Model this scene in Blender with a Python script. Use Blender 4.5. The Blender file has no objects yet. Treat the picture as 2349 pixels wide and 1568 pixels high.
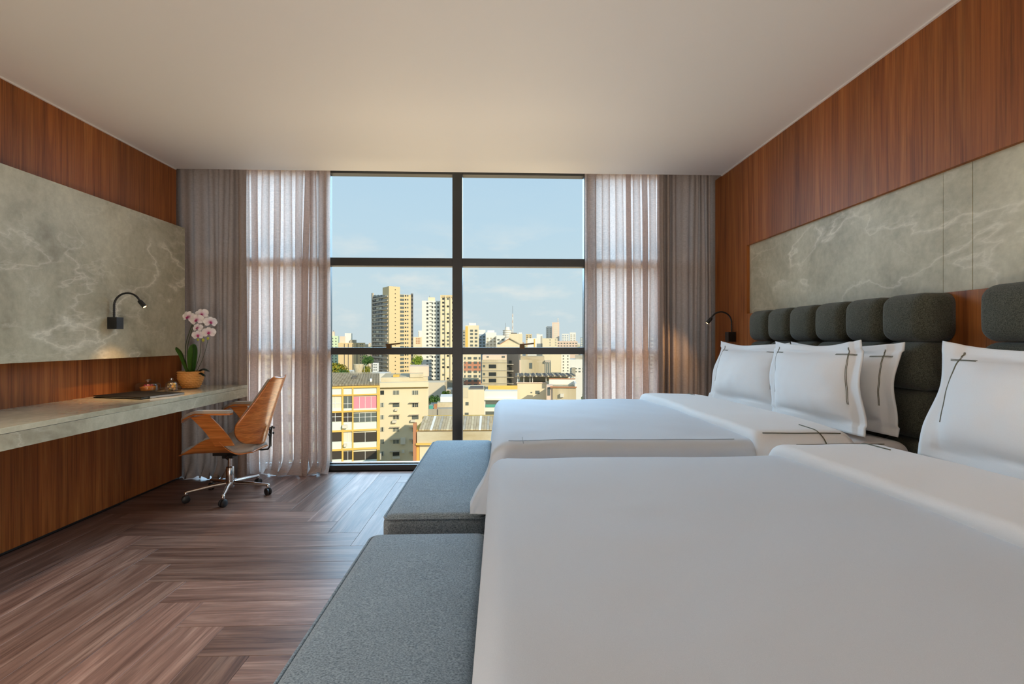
import bpy, bmesh, math, random
from math import sin, cos, pi, radians, sqrt
from mathutils import Vector, Matrix, noise

# ------------------------------------------------------------------ camera, world, lights, exposure
scene = bpy.context.scene
COL = scene.collection
F, PX, PY, EYE = 1146.0, 1188.0, 779.0, 1.19        # focal length and principal point in pixels of the 2349 x 1568 frame
YAW = math.atan((PX - 1147.0) / F)

cd = bpy.data.cameras.new('camera')
cam = bpy.data.objects.new('camera', cd)
COL.objects.link(cam)
cd.sensor_width = 36.0
cd.lens = 36.0 * F / 2349.0
cd.shift_x = -(PX - 1174.5) / 2349.0
cd.shift_y = -(784.0 - PY) / 2349.0
cd.clip_start = 0.02
cd.clip_end = 6000
cam.location = (0, 0, EYE)
cam.rotation_euler = (pi / 2, 0, -YAW)
scene.camera = cam

vs = scene.view_settings
vs.view_transform = 'Standard'
vs.look = 'None'
vs.gamma = 1.0
vs.exposure = 0.0
try:
    vs.use_curve_mapping = False
except Exception:
    pass
cy = scene.cycles
cy.max_bounces = 10
cy.diffuse_bounces = 6
cy.transparent_max_bounces = 24
cy.caustics_reflective = False
cy.caustics_refractive = False
cy.sample_clamp_indirect = 6.0


def ramp(nt, pts, interp='LINEAR'):
    n = nt.nodes.new('ShaderNodeValToRGB')
    n.color_ramp.interpolation = interp
    el = n.color_ramp.elements
    while len(el) > 1:
        el.remove(el[-1])
    el[0].position = pts[0][0]
    el[0].color = (*pts[0][1], 1)
    for p, c in pts[1:]:
        e = el.new(p)
        e.color = (*c, 1)
    return n


def make_world():
    w = bpy.data.worlds.new('sky')
    scene.world = w
    w.use_nodes = True
    nt = w.node_tree
    nt.nodes.clear()
    L = nt.links.new
    out = nt.nodes.new('ShaderNodeOutputWorld')
    bg = nt.nodes.new('ShaderNodeBackground')
    tc = nt.nodes.new('ShaderNodeTexCoord')
    sep = nt.nodes.new('ShaderNodeSeparateXYZ')
    L(tc.outputs['Generated'], sep.inputs[0])
    sky = ramp(nt, [(0.0, (0.62, 0.72, 0.76)), (0.10, (0.60, 0.74, 0.81)), (0.22, (0.54, 0.72, 0.85)), (0.36, (0.48, 0.68, 0.86)), (1.0, (0.32, 0.54, 0.82))])
    L(sep.outputs['Z'], sky.inputs[0])
    # soft low cumulus: noise stretched along the horizon
    mp = nt.nodes.new('ShaderNodeMapping')
    mp.inputs['Scale'].default_value = (5.0, 5.0, 15.0)
    mp.inputs['Location'].default_value = (1.35, 0.4, 0.0)
    L(tc.outputs['Generated'], mp.inputs[0])
    nz = nt.nodes.new('ShaderNodeTexNoise')
    nz.inputs['Scale'].default_value = 1.6
    nz.inputs['Detail'].default_value = 7
    nz.inputs['Roughness'].default_value = 0.55
    L(mp.outputs[0], nz.inputs['Vector'])
    cr = ramp(nt, [(0.50, (0, 0, 0)), (0.66, (0.55, 0.55, 0.55)), (0.78, (0.9, 0.9, 0.9))])
    L(nz.outputs[0], cr.inputs[0])
    hz = ramp(nt, [(0.0, (1, 1, 1)), (0.13, (0.9, 0.9, 0.9)), (0.24, (0.06, 0.06, 0.06)), (0.5, (0.0, 0.0, 0.0))])
    L(sep.outputs['Z'], hz.inputs[0])
    mul = nt.nodes.new('ShaderNodeMath')
    mul.operation = 'MULTIPLY'
    L(cr.outputs[0], mul.inputs[0])
    L(hz.outputs[0], mul.inputs[1])
    mix = nt.nodes.new('ShaderNodeMix')
    mix.data_type = 'RGBA'
    L(mul.outputs[0], mix.inputs[0])
    L(sky.outputs[0], mix.inputs[6])
    mix.inputs[7].default_value = (0.86, 0.86, 0.83, 1)
    L(mix.outputs[2], bg.inputs[0])
    bg.inputs[1].default_value = 1.0
    L(bg.outputs[0], out.inputs[0])


make_world()

sun = bpy.data.lights.new('sun', 'SUN')
sun.energy = 4.0
sun.angle = radians(0.6)
sun.color = (1.0, 0.85, 0.62)
so = bpy.data.objects.new('sun', sun)
COL.objects.link(so)
so.rotation_euler = Vector((-0.55, 0.78, -0.42)).to_track_quat('-Z', 'Y').to_euler()


def area(name, loc, aim, sx, sy, power, color, spread=180):
    a = bpy.data.lights.new(name, 'AREA')
    a.shape = 'RECTANGLE'
    a.size = sx
    a.size_y = sy
    a.energy = power
    a.color = color
    a.spread = radians(spread)
    o = bpy.data.objects.new(name, a)
    COL.objects.link(o)
    o.location = loc
    o.rotation_euler = (Vector(aim) - Vector(loc)).to_track_quat('-Z', 'Z').to_euler()
    return o


# daylight entering through the big window: blue sky from above, warm light thrown up by the sunlit city
area('sky_light', (-0.6, 10.5, 6.0), (-0.3, 3.0, 1.0), 14.0, 8.0, 3500, (0.46, 0.73, 1.0))
area('city_light', (-0.4, 10.0, -4.2), (-0.3, 3.2, 1.8), 14.0, 6.0, 1150, (1.0, 0.78, 0.54))


# ------------------------------------------------------------------ helpers
def ray(u, v):
    r = (u - PX) / F
    return Vector((r * cos(YAW) + sin(YAW), -r * sin(YAW) + cos(YAW), -(v - PY) / F))


def put(o, parent=None, label=None, cat=None, group=None, kind=None):
    if o.name not in COL.objects:
        COL.objects.link(o)
    if parent is not None:
        o.parent = parent
    if label:
        o['label'] = label
    if cat:
        o['category'] = cat
    if group:
        o['group'] = group
    if kind:
        o['kind'] = kind
    return o


def thing(name, loc, label, cat, rz=0.0, group=None):
    o = bpy.data.objects.new(name, None)
    o.empty_display_size = 0.1
    o.location = loc
    o.rotation_euler = (0, 0, rz)
    return put(o, None, label, cat, group)


class MB:
    def __init__(s):
        s.v, s.f = [], []

    def add(s, verts, faces):
        b = len(s.v)
        s.v += [tuple(p) for p in verts]
        s.f += [tuple(i + b for i in f) for f in faces]
        return s

    def box(s, x0, x1, y0, y1, z0, z1):
        return s.add([(x0, y0, z0), (x1, y0, z0), (x1, y1, z0), (x0, y1, z0), (x0, y0, z1), (x1, y0, z1), (x1, y1, z1), (x0, y1, z1)],
                     [(0, 3, 2, 1), (4, 5, 6, 7), (0, 1, 5, 4), (1, 2, 6, 5), (2, 3, 7, 6), (3, 0, 4, 7)])

    def prism(s, poly, axis, a, b):
        """polygon of 2-D points extruded along axis ('x','y','z') from a to b"""
        def P(p, t):
            return {'x': (t, p[0], p[1]), 'y': (p[0], t, p[1]), 'z': (p[0], p[1], t)}[axis]
        n = len(poly)
        return s.add([P(p, a) for p in poly] + [P(p, b) for p in poly],
                     [tuple(range(n)), tuple(range(2 * n - 1, n - 1, -1))] + [(i, i + n, (i + 1) % n + n, (i + 1) % n) for i in range(n)])

    def grid(s, fn, nu, nv, closed_u=False, closed_v=False):
        V = []
        cu = nu if closed_u else nu + 1
        cv = nv if closed_v else nv + 1
        for i in range(cu):
            for j in range(cv):
                V.append(fn(i / nu, j / nv))
        Fc = []
        for i in range(nu):
            for j in range(nv):
                i2, j2 = (i + 1) % cu, (j + 1) % cv
                Fc.append((i * cv + j, i2 * cv + j, i2 * cv + j2, i * cv + j2))
        return s.add(V, Fc)

    def lathe(s, prof, n=32, c=(0, 0, 0), axis=None):
        """profile [(r,z)...] round the z axis through c, or round an axis vector"""
        V, Fc = [], []
        M = Matrix.Identity(3)
        if axis is not None:
            M = Vector(axis).to_track_quat('Z', 'Y').to_matrix()
        C = Vector(c)
        for r, z in prof:
            for k in range(n):
                a = 2 * pi * k / n
                V.append(C + M @ Vector((r * cos(a), r * sin(a), z)))
        m = len(prof)
        for i in range(m - 1):
            for k in range(n):
                k2 = (k + 1) % n
                Fc.append((i * n + k, i * n + k2, (i + 1) * n + k2, (i + 1) * n + k))
        Fc.append(tuple(reversed(range(n))))
        Fc.append(tuple(range((m - 1) * n, m * n)))
        return s.add(V, Fc)

    def tube(s, pts, r, n=8, closed=False):
        pts = [Vector(p) for p in pts]
        rs = r if isinstance(r, (list, tuple)) else [r] * len(pts)
        V, Fc = [], []
        up = Vector((0, 0, 1))
        N = None
        m = len(pts)
        for i, p in enumerate(pts):
            if closed:
                t = pts[(i + 1) % m] - pts[i - 1]
            else:
                t = (pts[min(i + 1, m - 1)] - pts[max(i - 1, 0)])
            t.normalize()
            if N is None:
                a = up if abs(t.dot(up)) < 0.9 else Vector((1, 0, 0))
                N = (a - t * a.dot(t)).normalized()
            else:
                N = (N - t * N.dot(t)).normalized()
            B = t.cross(N)
            for k in range(n):
                a = 2 * pi * k / n
                V.append(p + (N * cos(a) + B * sin(a)) * rs[i])
        for i in range(m if closed else m - 1):
            i2 = (i + 1) % m
            for k in range(n):
                k2 = (k + 1) % n
                Fc.append((i * n + k, i * n + k2, i2 * n + k2, i2 * n + k))
        if not closed:
            Fc.append(tuple(reversed(range(n))))
            Fc.append(tuple(range((m - 1) * n, m * n)))
        return s.add(V, Fc)

    def rbox(s, x0, x1, y0, y1, z0, z1, r, k=3, m=1, fn=None):
        """box with rounded edges; fn(p, c) may push points around (c = position in -1..1)"""
        c = Vector(((x0 + x1) / 2, (y0 + y1) / 2, (z0 + z1) / 2))
        h = Vector(((x1 - x0) / 2, (y1 - y0) / 2, (z1 - z0) / 2))

        def axis(hh):
            e = [-hh + r * (1 - cos(pi / 4 * i / k) * 1.0) for i in range(1)]
            a = [-hh + r * i / k for i in range(k)]
            mid = [-hh + r + (2 * hh - 2 * r) * i / m for i in range(m + 1)]
            return a + mid + [-q for q in reversed(a)]
        ax = [axis(h[i]) for i in range(3)]
        idx = {}
        V, Fc = [], []

        def vid(p):
            key = tuple(round(q, 6) for q in p)
            if key not in idx:
                q = Vector([max(-(h[i] - r), min(h[i] - r, p[i])) for i in range(3)])
                d = Vector(p) - q
                if d.length > 1e-9:
                    g = Vector([math.tan(pi / 4 * max(-1, min(1, d[i] / r))) for i in range(3)])
                    q = q + g.normalized() * r
                w = q + c
                if fn:
                    w = fn(w, Vector([q[i] / h[i] for i in range(3)]))
                idx[key] = len(V)
                V.append(tuple(w))
            return idx[key]
        for a in range(3):
            b, d = (a + 1) % 3, (a + 2) % 3
            for sgn in (-1, 1):
                for i in range(len(ax[b]) - 1):
                    for j in range(len(ax[d]) - 1):
                        q = []
                        for (ii, jj) in ((i, j), (i + 1, j), (i + 1, j + 1), (i, j + 1)):
                            p = [0, 0, 0]
                            p[a] = sgn * h[a]
                            p[b] = ax[b][ii]
                            p[d] = ax[d][jj]
                            q.append(vid(p))
                        if len(set(q)) == 4:
                            Fc.append(tuple(q) if sgn > 0 else tuple(reversed(q)))
        return s.add(V, Fc)

    def build(s, name, mat, parent=None, smooth=False, label=None, cat=None, group=None, kind=None, loc=None, bevel=0, fix=True):
        me = bpy.data.meshes.new(name)
        me.from_pydata(s.v, [], s.f)
        if fix:
            bm = bmesh.new()
            bm.from_mesh(me)
            bmesh.ops.recalc_face_normals(bm, faces=bm.faces)
            if bevel:
                bmesh.ops.bevel(bm, geom=list(bm.edges), offset=bevel, segments=2, affect='EDGES', profile=0.7)
            bm.to_mesh(me)
            bm.free()
        me.materials.append(mat)
        if smooth:
            me.polygons.foreach_set('use_smooth', [True] * len(me.polygons))
            if smooth != 2:
                me.set_sharp_from_angle(angle=radians(50))
        o = bpy.data.objects.new(name, me)
        if loc:
            o.location = loc
        return put(o, parent, label, cat, group, kind)


def copy_tree(o, parent=None):
    c = o.copy()
    COL.objects.link(c)
    if parent is not None:
        c.parent = parent
    for ch in list(o.children):
        copy_tree(ch, c)
    return c


# ------------------------------------------------------------------ materials
MATS = {}


def new_mat(name):
    m = bpy.data.materials.new(name)
    m.use_nodes = True
    nt = m.node_tree
    b = nt.nodes['Principled BSDF']
    MATS[name] = m
    return m, nt, b


def simple(name, col, rough=0.5, metal=0.0, spec=0.5, **kw):
    m, nt, b = new_mat(name)
    b.inputs['Base Color'].default_value = (*col, 1)
    b.inputs['Roughness'].default_value = rough
    b.inputs['Metallic'].default_value = metal
    b.inputs['Specular IOR Level'].default_value = spec
    for k, v in kw.items():
        b.inputs[k.replace('_', ' ')].default_value = v
    return m


def nd(nt, t, **kw):
    n = nt.nodes.new(t)
    for k, v in kw.items():
        if k in ('operation', 'data_type', 'blend_type', 'wave_type', 'bands_direction', 'feature', 'noise_dimensions', 'distance'):
            setattr(n, k, v)
        else:
            n.inputs[k].default_value = v
    return n


def coords(nt, scale, rand=0.0, loc=(0, 0, 0), rot=(0, 0, 0)):
    tc = nt.nodes.new('ShaderNodeTexCoord')
    mp = nt.nodes.new('ShaderNodeMapping')
    mp.inputs['Scale'].default_value = scale
    mp.inputs['Location'].default_value = loc
    mp.inputs['Rotation'].default_value = rot
    if rand:
        oi = nt.nodes.new('ShaderNodeObjectInfo')
        mu = nd(nt, 'ShaderNodeMath', operation='MULTIPLY')
        mu.inputs[1].default_value = rand
        nt.links.new(oi.outputs['Random'], mu.inputs[0])
        ad = nt.nodes.new('ShaderNodeVectorMath')
        nt.links.new(tc.outputs['Object'], ad.inputs[0])
        nt.links.new(mu.outputs[0], ad.inputs[1])
        nt.links.new(ad.outputs[0], mp.inputs[0])
    else:
        nt.links.new(tc.outputs['Object'], mp.inputs[0])
    return mp.outputs[0]


def noise_tex(nt, vec, scale=1.0, detail=5, rough=0.55, dist=0.0):
    n = nt.nodes.new('ShaderNodeTexNoise')
    n.inputs['Scale'].default_value = scale
    n.inputs['Detail'].default_value = detail
    n.inputs['Roughness'].default_value = rough
    n.inputs['Distortion'].default_value = dist
    nt.links.new(vec, n.inputs['Vector'])
    return n.outputs[0]


def mixc(nt, a, b, fac, mode='MIX'):
    n = nt.nodes.new('ShaderNodeMix')
    n.data_type = 'RGBA'
    n.blend_type = mode
    for sock, val in ((n.inputs[6], a), (n.inputs[7], b), (n.inputs[0], fac)):
        if isinstance(val, (int, float)):
            sock.default_value = val
        elif isinstance(val, tuple):
            sock.default_value = (*val, 1)
        else:
            nt.links.new(val, sock)
    return n.outputs[2]


def bump(nt, b, h, strength=0.3, dist=0.01):
    n = nt.nodes.new('ShaderNodeBump')
    n.inputs['Strength'].default_value = strength
    n.inputs['Distance'].default_value = dist
    nt.links.new(h, n.inputs['Height'])
    nt.links.new(n.outputs[0], b.inputs['Normal'])


def wood(name, dark, mid, light, across, along, rough=0.4, rand=0.0, band=None, coat=0.0, bumps=0.08, spec=0.5):
    """grain: `across` and `along` are per-axis scales of the coarse figure"""
    m, nt, b = new_mat(name)
    L = nt.links.new
    n1 = noise_tex(nt, coords(nt, across, rand), 1.0, 6, 0.62, 0.9)
    n2 = noise_tex(nt, coords(nt, along, rand), 1.0, 3, 0.6, 0.1)
    r1 = ramp(nt, [(0.28, dark), (0.5, mid), (0.74, light)])
    L(n1, r1.inputs[0])
    r2 = ramp(nt, [(0.33, (0.62, 0.60, 0.58)), (0.52, (1, 1, 1)), (0.7, (1.14, 1.12, 1.1))])
    L(n2, r2.inputs[0])
    c = mixc(nt, r1.outputs[0], r2.outputs[0], 0.85, 'MULTIPLY')
    if band:
        n3 = noise_tex(nt, coords(nt, band), 1.0, 2, 0.5)
        r3 = ramp(nt, [(0.35, (0.80, 0.78, 0.76)), (0.5, (1, 1, 1)), (0.65, (1.14, 1.12, 1.10))])
        L(n3, r3.inputs[0])
        c = mixc(nt, c, r3.outputs[0], 0.9, 'MULTIPLY')
    if rand:
        oi = nt.nodes.new('ShaderNodeObjectInfo')
        r4 = ramp(nt, [(0.0, (0.68, 0.66, 0.64)), (0.5, (1, 1, 1)), (1.0, (1.3, 1.3, 1.32))])
        L(oi.outputs['Random'], r4.inputs[0])
        c = mixc(nt, c, r4.outputs[0], 1.0, 'MULTIPLY')
    L(c, b.inputs['Base Color'])
    b.inputs['Roughness'].default_value = rough
    b.inputs['Coat Weight'].default_value = coat
    b.inputs['Specular IOR Level'].default_value = spec
    b.inputs['Coat Roughness'].default_value = 0.15
    bump(nt, b, n2, bumps, 0.002)
    return m


def fabric(name, c1, c2, scale=900, rough=0.9, sheen=0.2, bumps=0.25, mottling=None, aniso=(1, 1, 1)):
    m, nt, b = new_mat(name)
    L = nt.links.new
    n1 = noise_tex(nt, coords(nt, aniso), scale, 2, 0.6)
    r = ramp(nt, [(0.3, c1), (0.7, c2)])
    L(n1, r.inputs[0])
    c = r.outputs[0]
    if mottling:
        n2 = noise_tex(nt, coords(nt, (1, 1, 1)), mottling, 4, 0.6)
        r2 = ramp(nt, [(0.3, (0.93, 0.93, 0.93)), (0.7, (1.05, 1.05, 1.05))])
        L(n2, r2.inputs[0])
        c = mixc(nt, c, r2.outputs[0], 1.0, 'MULTIPLY')
    L(c, b.inputs['Base Color'])
    b.inputs['Roughness'].default_value = rough
    b.inputs['Specular IOR Level'].default_value = 0.2
    b.inputs['Sheen Weight'].default_value = sheen
    bump(nt, b, n1, bumps, 0.002)
    return m


WALNUT = wood('walnut_veneer', (0.170, 0.046, 0.010), (0.310, 0.097, 0.021), (0.430, 0.162, 0.042), (17, 17, 0.75), (120, 120, 1.8), 0.50, band=(3.4, 3.4, 0.02), coat=0.0, spec=0.28)
FLOOR = wood('floor_vinyl', (0.100, 0.050, 0.036), (0.205, 0.115, 0.085), (0.370, 0.240, 0.185), (1.2, 16, 16), (3.5, 120, 120), 0.40, rand=37.0, bumps=0.30, spec=0.30)
PLY = wood('rosewood_plywood', (0.42, 0.110, 0.022), (0.66, 0.215, 0.045), (0.80, 0.320, 0.085), (2.0, 6, 26), (4, 20, 180), 0.28, coat=0.4)


def stone_mat(name, seed, gloss=0.48):
    m, nt, b = new_mat(name)
    L = nt.links.new
    v = coords(nt, (1, 1, 1), loc=(seed, seed * 0.7, seed * 0.3))
    n1 = noise_tex(nt, v, 1.6, 7, 0.6, 0.6)
    r1 = ramp(nt, [(0.28, (0.270, 0.232, 0.155)), (0.48, (0.480, 0.440, 0.315)), (0.72, (0.640, 0.595, 0.440))])
    L(n1, r1.inputs[0])
    n2 = noise_tex(nt, v, 26.0, 6, 0.65)
    r2 = ramp(nt, [(0.25, (0.84, 0.83, 0.80)), (0.75, (1.12, 1.12, 1.12))])
    L(n2, r2.inputs[0])
    c = mixc(nt, r1.outputs[0], r2.outputs[0], 1.0, 'MULTIPLY')
    for k, (sc, wd, st, ang) in enumerate(((0.85, 0.0065, 0.85, 0.5), (1.7, 0.007, 0.55, -0.3), (3.6, 0.009, 0.32, 0.9))):
        vv = coords(nt, (1, 0.55, 1.25), loc=(seed + 3.1 * k, 1.7 * k, 5.3 * k), rot=(ang, 0, 0))
        n = noise_tex(nt, vv, sc, 7, 0.52, 0.25)
        sb = nd(nt, 'ShaderNodeMath', operation='SUBTRACT')
        sb.inputs[1].default_value = 0.5
        L(n, sb.inputs[0])
        ab = nd(nt, 'ShaderNodeMath', operation='ABSOLUTE')
        L(sb.outputs[0], ab.inputs[0])
        rr = ramp(nt, [(0.0, (st, st, st)), (wd * 0.55, (st * 0.45,) * 3), (wd * 2.2, (0, 0, 0))])
        L(ab.outputs[0], rr.inputs[0])
        msk = noise_tex(nt, vv, sc * 0.9 + 0.7, 2, 0.5)
        rm = ramp(nt, [(0.44, (0, 0, 0)), (0.6, (1, 1, 1))])
        L(msk, rm.inputs[0])
        f = nd(nt, 'ShaderNodeMath', operation='MULTIPLY')
        L(rr.outputs[0], f.inputs[0])
        L(rm.outputs[0], f.inputs[1])
        c = mixc(nt, c, (0.80, 0.745, 0.60), f.outputs[0])
    L(c, b.inputs['Base Color'])
    b.inputs['Roughness'].default_value = gloss
    b.inputs['Specular IOR Level'].default_value = 0.5 if gloss < 0.3 else 0.3
    bump(nt, b, n2, 0.04, 0.002)
    return m


STONE = stone_mat('grey_stone', 2.3)
STONEP = stone_mat('polished_grey_stone', 4.1, 0.13)


def ceiling_mat():
    m, nt, b = new_mat('ceiling_paint')
    b.inputs['Base Color'].default_value = (0.80, 0.765, 0.72, 1)
    b.inputs['Roughness'].default_value = 0.55
    bump(nt, b, noise_tex(nt, coords(nt, (1, 1, 1)), 180, 3), 0.03, 0.002)
    return m


CEIL = ceiling_mat()
PLASTER = simple('plaster', (0.55, 0.52, 0.48), 0.8)
TRIMW = simple('trim_white', (0.8, 0.76, 0.72), 0.5)
FRAME = simple('window_aluminium', (0.035, 0.036, 0.034), 0.42, 0.0, 0.5)
BLACK = simple('black_metal', (0.012, 0.012, 0.012), 0.38)
PLASTIC = simple('black_plastic', (0.018, 0.018, 0.020), 0.45)
CHROME = simple('chrome', (0.72, 0.70, 0.68), 0.14, 1.0)
SEATFAB = fabric('beige_seat_fabric', (0.36, 0.30, 0.25), (0.50, 0.43, 0.36), 500, 0.8)
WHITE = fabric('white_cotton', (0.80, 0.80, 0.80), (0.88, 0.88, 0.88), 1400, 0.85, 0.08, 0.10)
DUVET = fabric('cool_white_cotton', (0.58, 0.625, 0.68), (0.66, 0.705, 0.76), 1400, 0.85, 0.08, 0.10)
SHEET = fabric('white_sheet', (0.68, 0.67, 0.67), (0.75, 0.74, 0.74), 1400, 0.85, 0.08, 0.10)
HEADB = fabric('charcoal_upholstery', (0.026, 0.027, 0.019), (0.110, 0.112, 0.084), 260, 0.95, 0.15, 0.45, 9)
BENCH = fabric('grey_blue_upholstery', (0.095, 0.125, 0.145), (0.340, 0.400, 0.440), 210, 0.95, 0.15, 0.5, 6, (1, 1.6, 1))
THREAD = simple('olive_thread', (0.115, 0.105, 0.060), 0.6)
SILVER = simple('silver_trim', (0.6, 0.6, 0.6), 0.3, 1.0)
LEATHERB = simple('black_leather', (0.008, 0.0075, 0.0075), 0.6, 0.0, 0.25)
PANE = new_mat('window_glass')[0]
nt = PANE.node_tree
nt.nodes.clear()
_o = nt.nodes.new('ShaderNodeOutputMaterial')
_t = nt.nodes.new('ShaderNodeBsdfTransparent')
_t.inputs[0].default_value = (0.97, 0.985, 0.98, 1)
_g = nt.nodes.new('ShaderNodeBsdfGlossy')
_g.inputs[1].default_value = 0.02
_m = nt.nodes.new('ShaderNodeMixShader')
_m.inputs[0].default_value = 0.0006
nt.links.new(_t.outputs[0], _m.inputs[1])
nt.links.new(_g.outputs[0], _m.inputs[2])
nt.links.new(_m.outputs[0], _o.inputs[0])


def glassware():
    m, nt, b = new_mat('clear_glassware')
    nt.nodes.clear()
    o = nt.nodes.new('ShaderNodeOutputMaterial')
    t = nt.nodes.new('ShaderNodeBsdfTransparent')
    t.inputs[0].default_value = (0.93, 0.93, 0.92, 1)
    g = nt.nodes.new('ShaderNodeBsdfGlossy')
    g.inputs[1].default_value = 0.04
    lw = nt.nodes.new('ShaderNodeLayerWeight')
    lw.inputs[0].default_value = 0.35
    r = ramp(nt, [(0.0, (0.09, 0.09, 0.09)), (0.5, (0.22, 0.22, 0.22)), (1.0, (0.85, 0.85, 0.85))])
    nt.links.new(lw.outputs['Facing'], r.inputs[0])
    mx = nt.nodes.new('ShaderNodeMixShader')
    nt.links.new(r.outputs[0], mx.inputs[0])
    nt.links.new(t.outputs[0], mx.inputs[1])
    nt.links.new(g.outputs[0], mx.inputs[2])
    nt.links.new(mx.outputs[0], o.inputs[0])
    return m


GLASSW = glassware()


def cloth_translucent(name, col, transp, transl, weave=True):
    m, nt, b = new_mat(name)
    nt.nodes.clear()
    L = nt.links.new
    o = nt.nodes.new('ShaderNodeOutputMaterial')
    d = nt.nodes.new('ShaderNodeBsdfDiffuse')
    t = nt.nodes.new('ShaderNodeBsdfTranslucent')
    x = nt.nodes.new('ShaderNodeBsdfTransparent')
    n1 = noise_tex(nt, coords(nt, (900, 900, 30)), 1, 2)
    n2 = noise_tex(nt, coords(nt, (40, 40, 700)), 1, 2)
    ad = nd(nt, 'ShaderNodeMath', operation='ADD')
    L(n1, ad.inputs[0])
    L(n2, ad.inputs[1])
    r = ramp(nt, [(0.32, tuple(q * 0.72 for q in col)), (0.68, tuple(min(1, q * 1.2) for q in col))])
    hf = nd(nt, 'ShaderNodeMath', operation='MULTIPLY')
    hf.inputs[1].default_value = 0.5
    L(ad.outputs[0], hf.inputs[0])
    L(hf.outputs[0], r.inputs[0])
    L(r.outputs[0], d.inputs[0])
    L(r.outputs[0], t.inputs[0])
    m1 = nt.nodes.new('ShaderNodeMixShader')
    m1.inputs[0].default_value = transl
    L(d.outputs[0], m1.inputs[1])
    L(t.outputs[0], m1.inputs[2])
    if transp > 0:
        m2 = nt.nodes.new('ShaderNodeMixShader')
        rr = ramp(nt, [(0.38, (min(1, transp * 1.5),) * 3), (0.62, (transp * 0.5,) * 3)])
        L(hf.outputs[0], rr.inputs[0])
        L(rr.outputs[0], m2.inputs[0])
        L(m1.outputs[0], m2.inputs[1])
        L(x.outputs[0], m2.inputs[2])
        L(m2.outputs[0], o.inputs[0])
    else:
        L(m1.outputs[0], o.inputs[0])
    return m


SHEER = cloth_translucent('sheer_linen', (0.68, 0.555, 0.50), 0.15, 0.50)
DRAPE = cloth_translucent('taupe_drape', (0.36, 0.29, 0.25), 0.0, 0.08)

# ------------------------------------------------------------------ room shell
XL, XR = -2.68, 1.905          # wood faces of the side walls
CZ = 2.60                      # ceiling
CE = 4.22                      # front edge of the ceiling (curtain recess beyond)
WY = 4.59                      # inner face of the window frame
BK = -2.2                      # wall behind the camera


def struct(name, mb, mat, **kw):
    return mb.build(name, mat, kind='structure', **kw)


# floor: herringbone planks 0.20 x 1.28 laid along x and y
floor = struct('floor', MB().box(-3.0, 2.2, BK - .2, 4.75, -0.12, -0.008), simple('floor_screed', (0.05, 0.035, 0.03), 0.9))
W_, L_ = 0.20, 1.28
g_ = 0.0007


def plank_mesh(l, w):
    mb = MB().box(0, l, 0, w, -0.006, 0.0)
    me = bpy.data.meshes.new('floor_plank')
    bm = bmesh.new()
    tmp = bpy.data.meshes.new('t')
    tmp.from_pydata(mb.v, [], mb.f)
    bm.from_mesh(tmp)
    top = [e for e in bm.edges if all(v.co.z > -0.001 for v in e.verts)]
    bmesh.ops.bevel(bm, geom=top, offset=0.0007, segments=1, affect='EDGES')
    bm.to_mesh(me)
    bm.free()
    me.materials.append(FLOOR)
    return me


full = plank_mesh(L_ - 2 * g_, W_ - 2 * g_)
X0, X1, Y0, Y1 = -2.75, 2.0, BK, 4.56


def lay(x0, x1, y0, y1, vert):
    a0, a1, b0, b1 = max(x0, X0), min(x1, X1), max(y0, Y0), min(y1, Y1)
    if a1 - a0 < 0.01 or b1 - b0 < 0.01:
        return
    # planks that lie wholly under the beds or far behind the camera are never seen
    if b1 < 0.3:
        return
    whole = abs((a1 - a0) - (x1 - x0)) < 1e-6 and abs((b1 - b0) - (y1 - y0)) < 1e-6
    lx, ly = a1 - a0 - 2 * g_, b1 - b0 - 2 * g_
    if whole:
        me = full
    else:
        me = plank_mesh(ly, lx) if vert else plank_mesh(lx, ly)
    o = bpy.data.objects.new('floor_plank', me)
    if vert:
        o.rotation_euler = (0, 0, pi / 2)
        o.location = (a1 - g_, b0 + g_, 0)
    else:
        o.location = (a0 + g_, b0 + g_, 0)
    put(o, floor)


for st in range(-6, 8):
    for k in range(-45, 46):
        hx, hy = -1.344 + k * W_ + st * L_, 2.119 - k * W_ + st * L_
        if hx > 3 or hy > 6.5 or hx < -4.5 or hy < -3:
            continue
        lay(hx, hx + L_, hy, hy + W_, False)
        lay(hx, hx + W_, hy - L_, hy, True)

struct('ceiling', MB().box(-3.0, 2.25, BK - .2, CE, CZ, CZ + .35), CEIL)
struct('ceiling_recess', MB().box(-3.0, 2.25, CE, 4.80, 2.86, 2.95), CEIL)
struct('trim_1', MB().box(XL, XL + .012, BK, CE, CZ - .007, CZ), TRIMW)
struct('trim_2', MB().box(XR - .012, XR, BK, CE, CZ - .007, CZ), TRIMW)
struct('wall_back', MB().box(-3.0, 2.25, BK - .2, BK, -.1, CZ), PLASTER)

# left wall: upper veneer stands a little proud of the lower one; a stone slab bridges the step
wl = struct('wall_left', MB().box(-3.0, -2.86, BK, 4.8, -.05, 2.9), PLASTER)
MB().box(-2.86, XL, BK, 4.235, 2.03, CZ).build('upper_veneer', WALNUT, wl)
MB().box(-2.86, -2.738, BK, 4.40, 0.018, 2.04).build('lower_veneer', WALNUT, wl)
MB().box(-2.86, -2.75, BK, 4.39, 0.0, 0.018).build('shadow_gap', BLACK, wl)
MB().box(-2.70, -2.62, 1.0, 4.252, 1.064, 2.118).build('stone_slab', STONE, wl, bevel=.0015)
MB().box(-2.70, -2.62, BK + .1, .998, 1.064, 2.118).build('stone_slab', STONE, wl, bevel=.0015)

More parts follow.
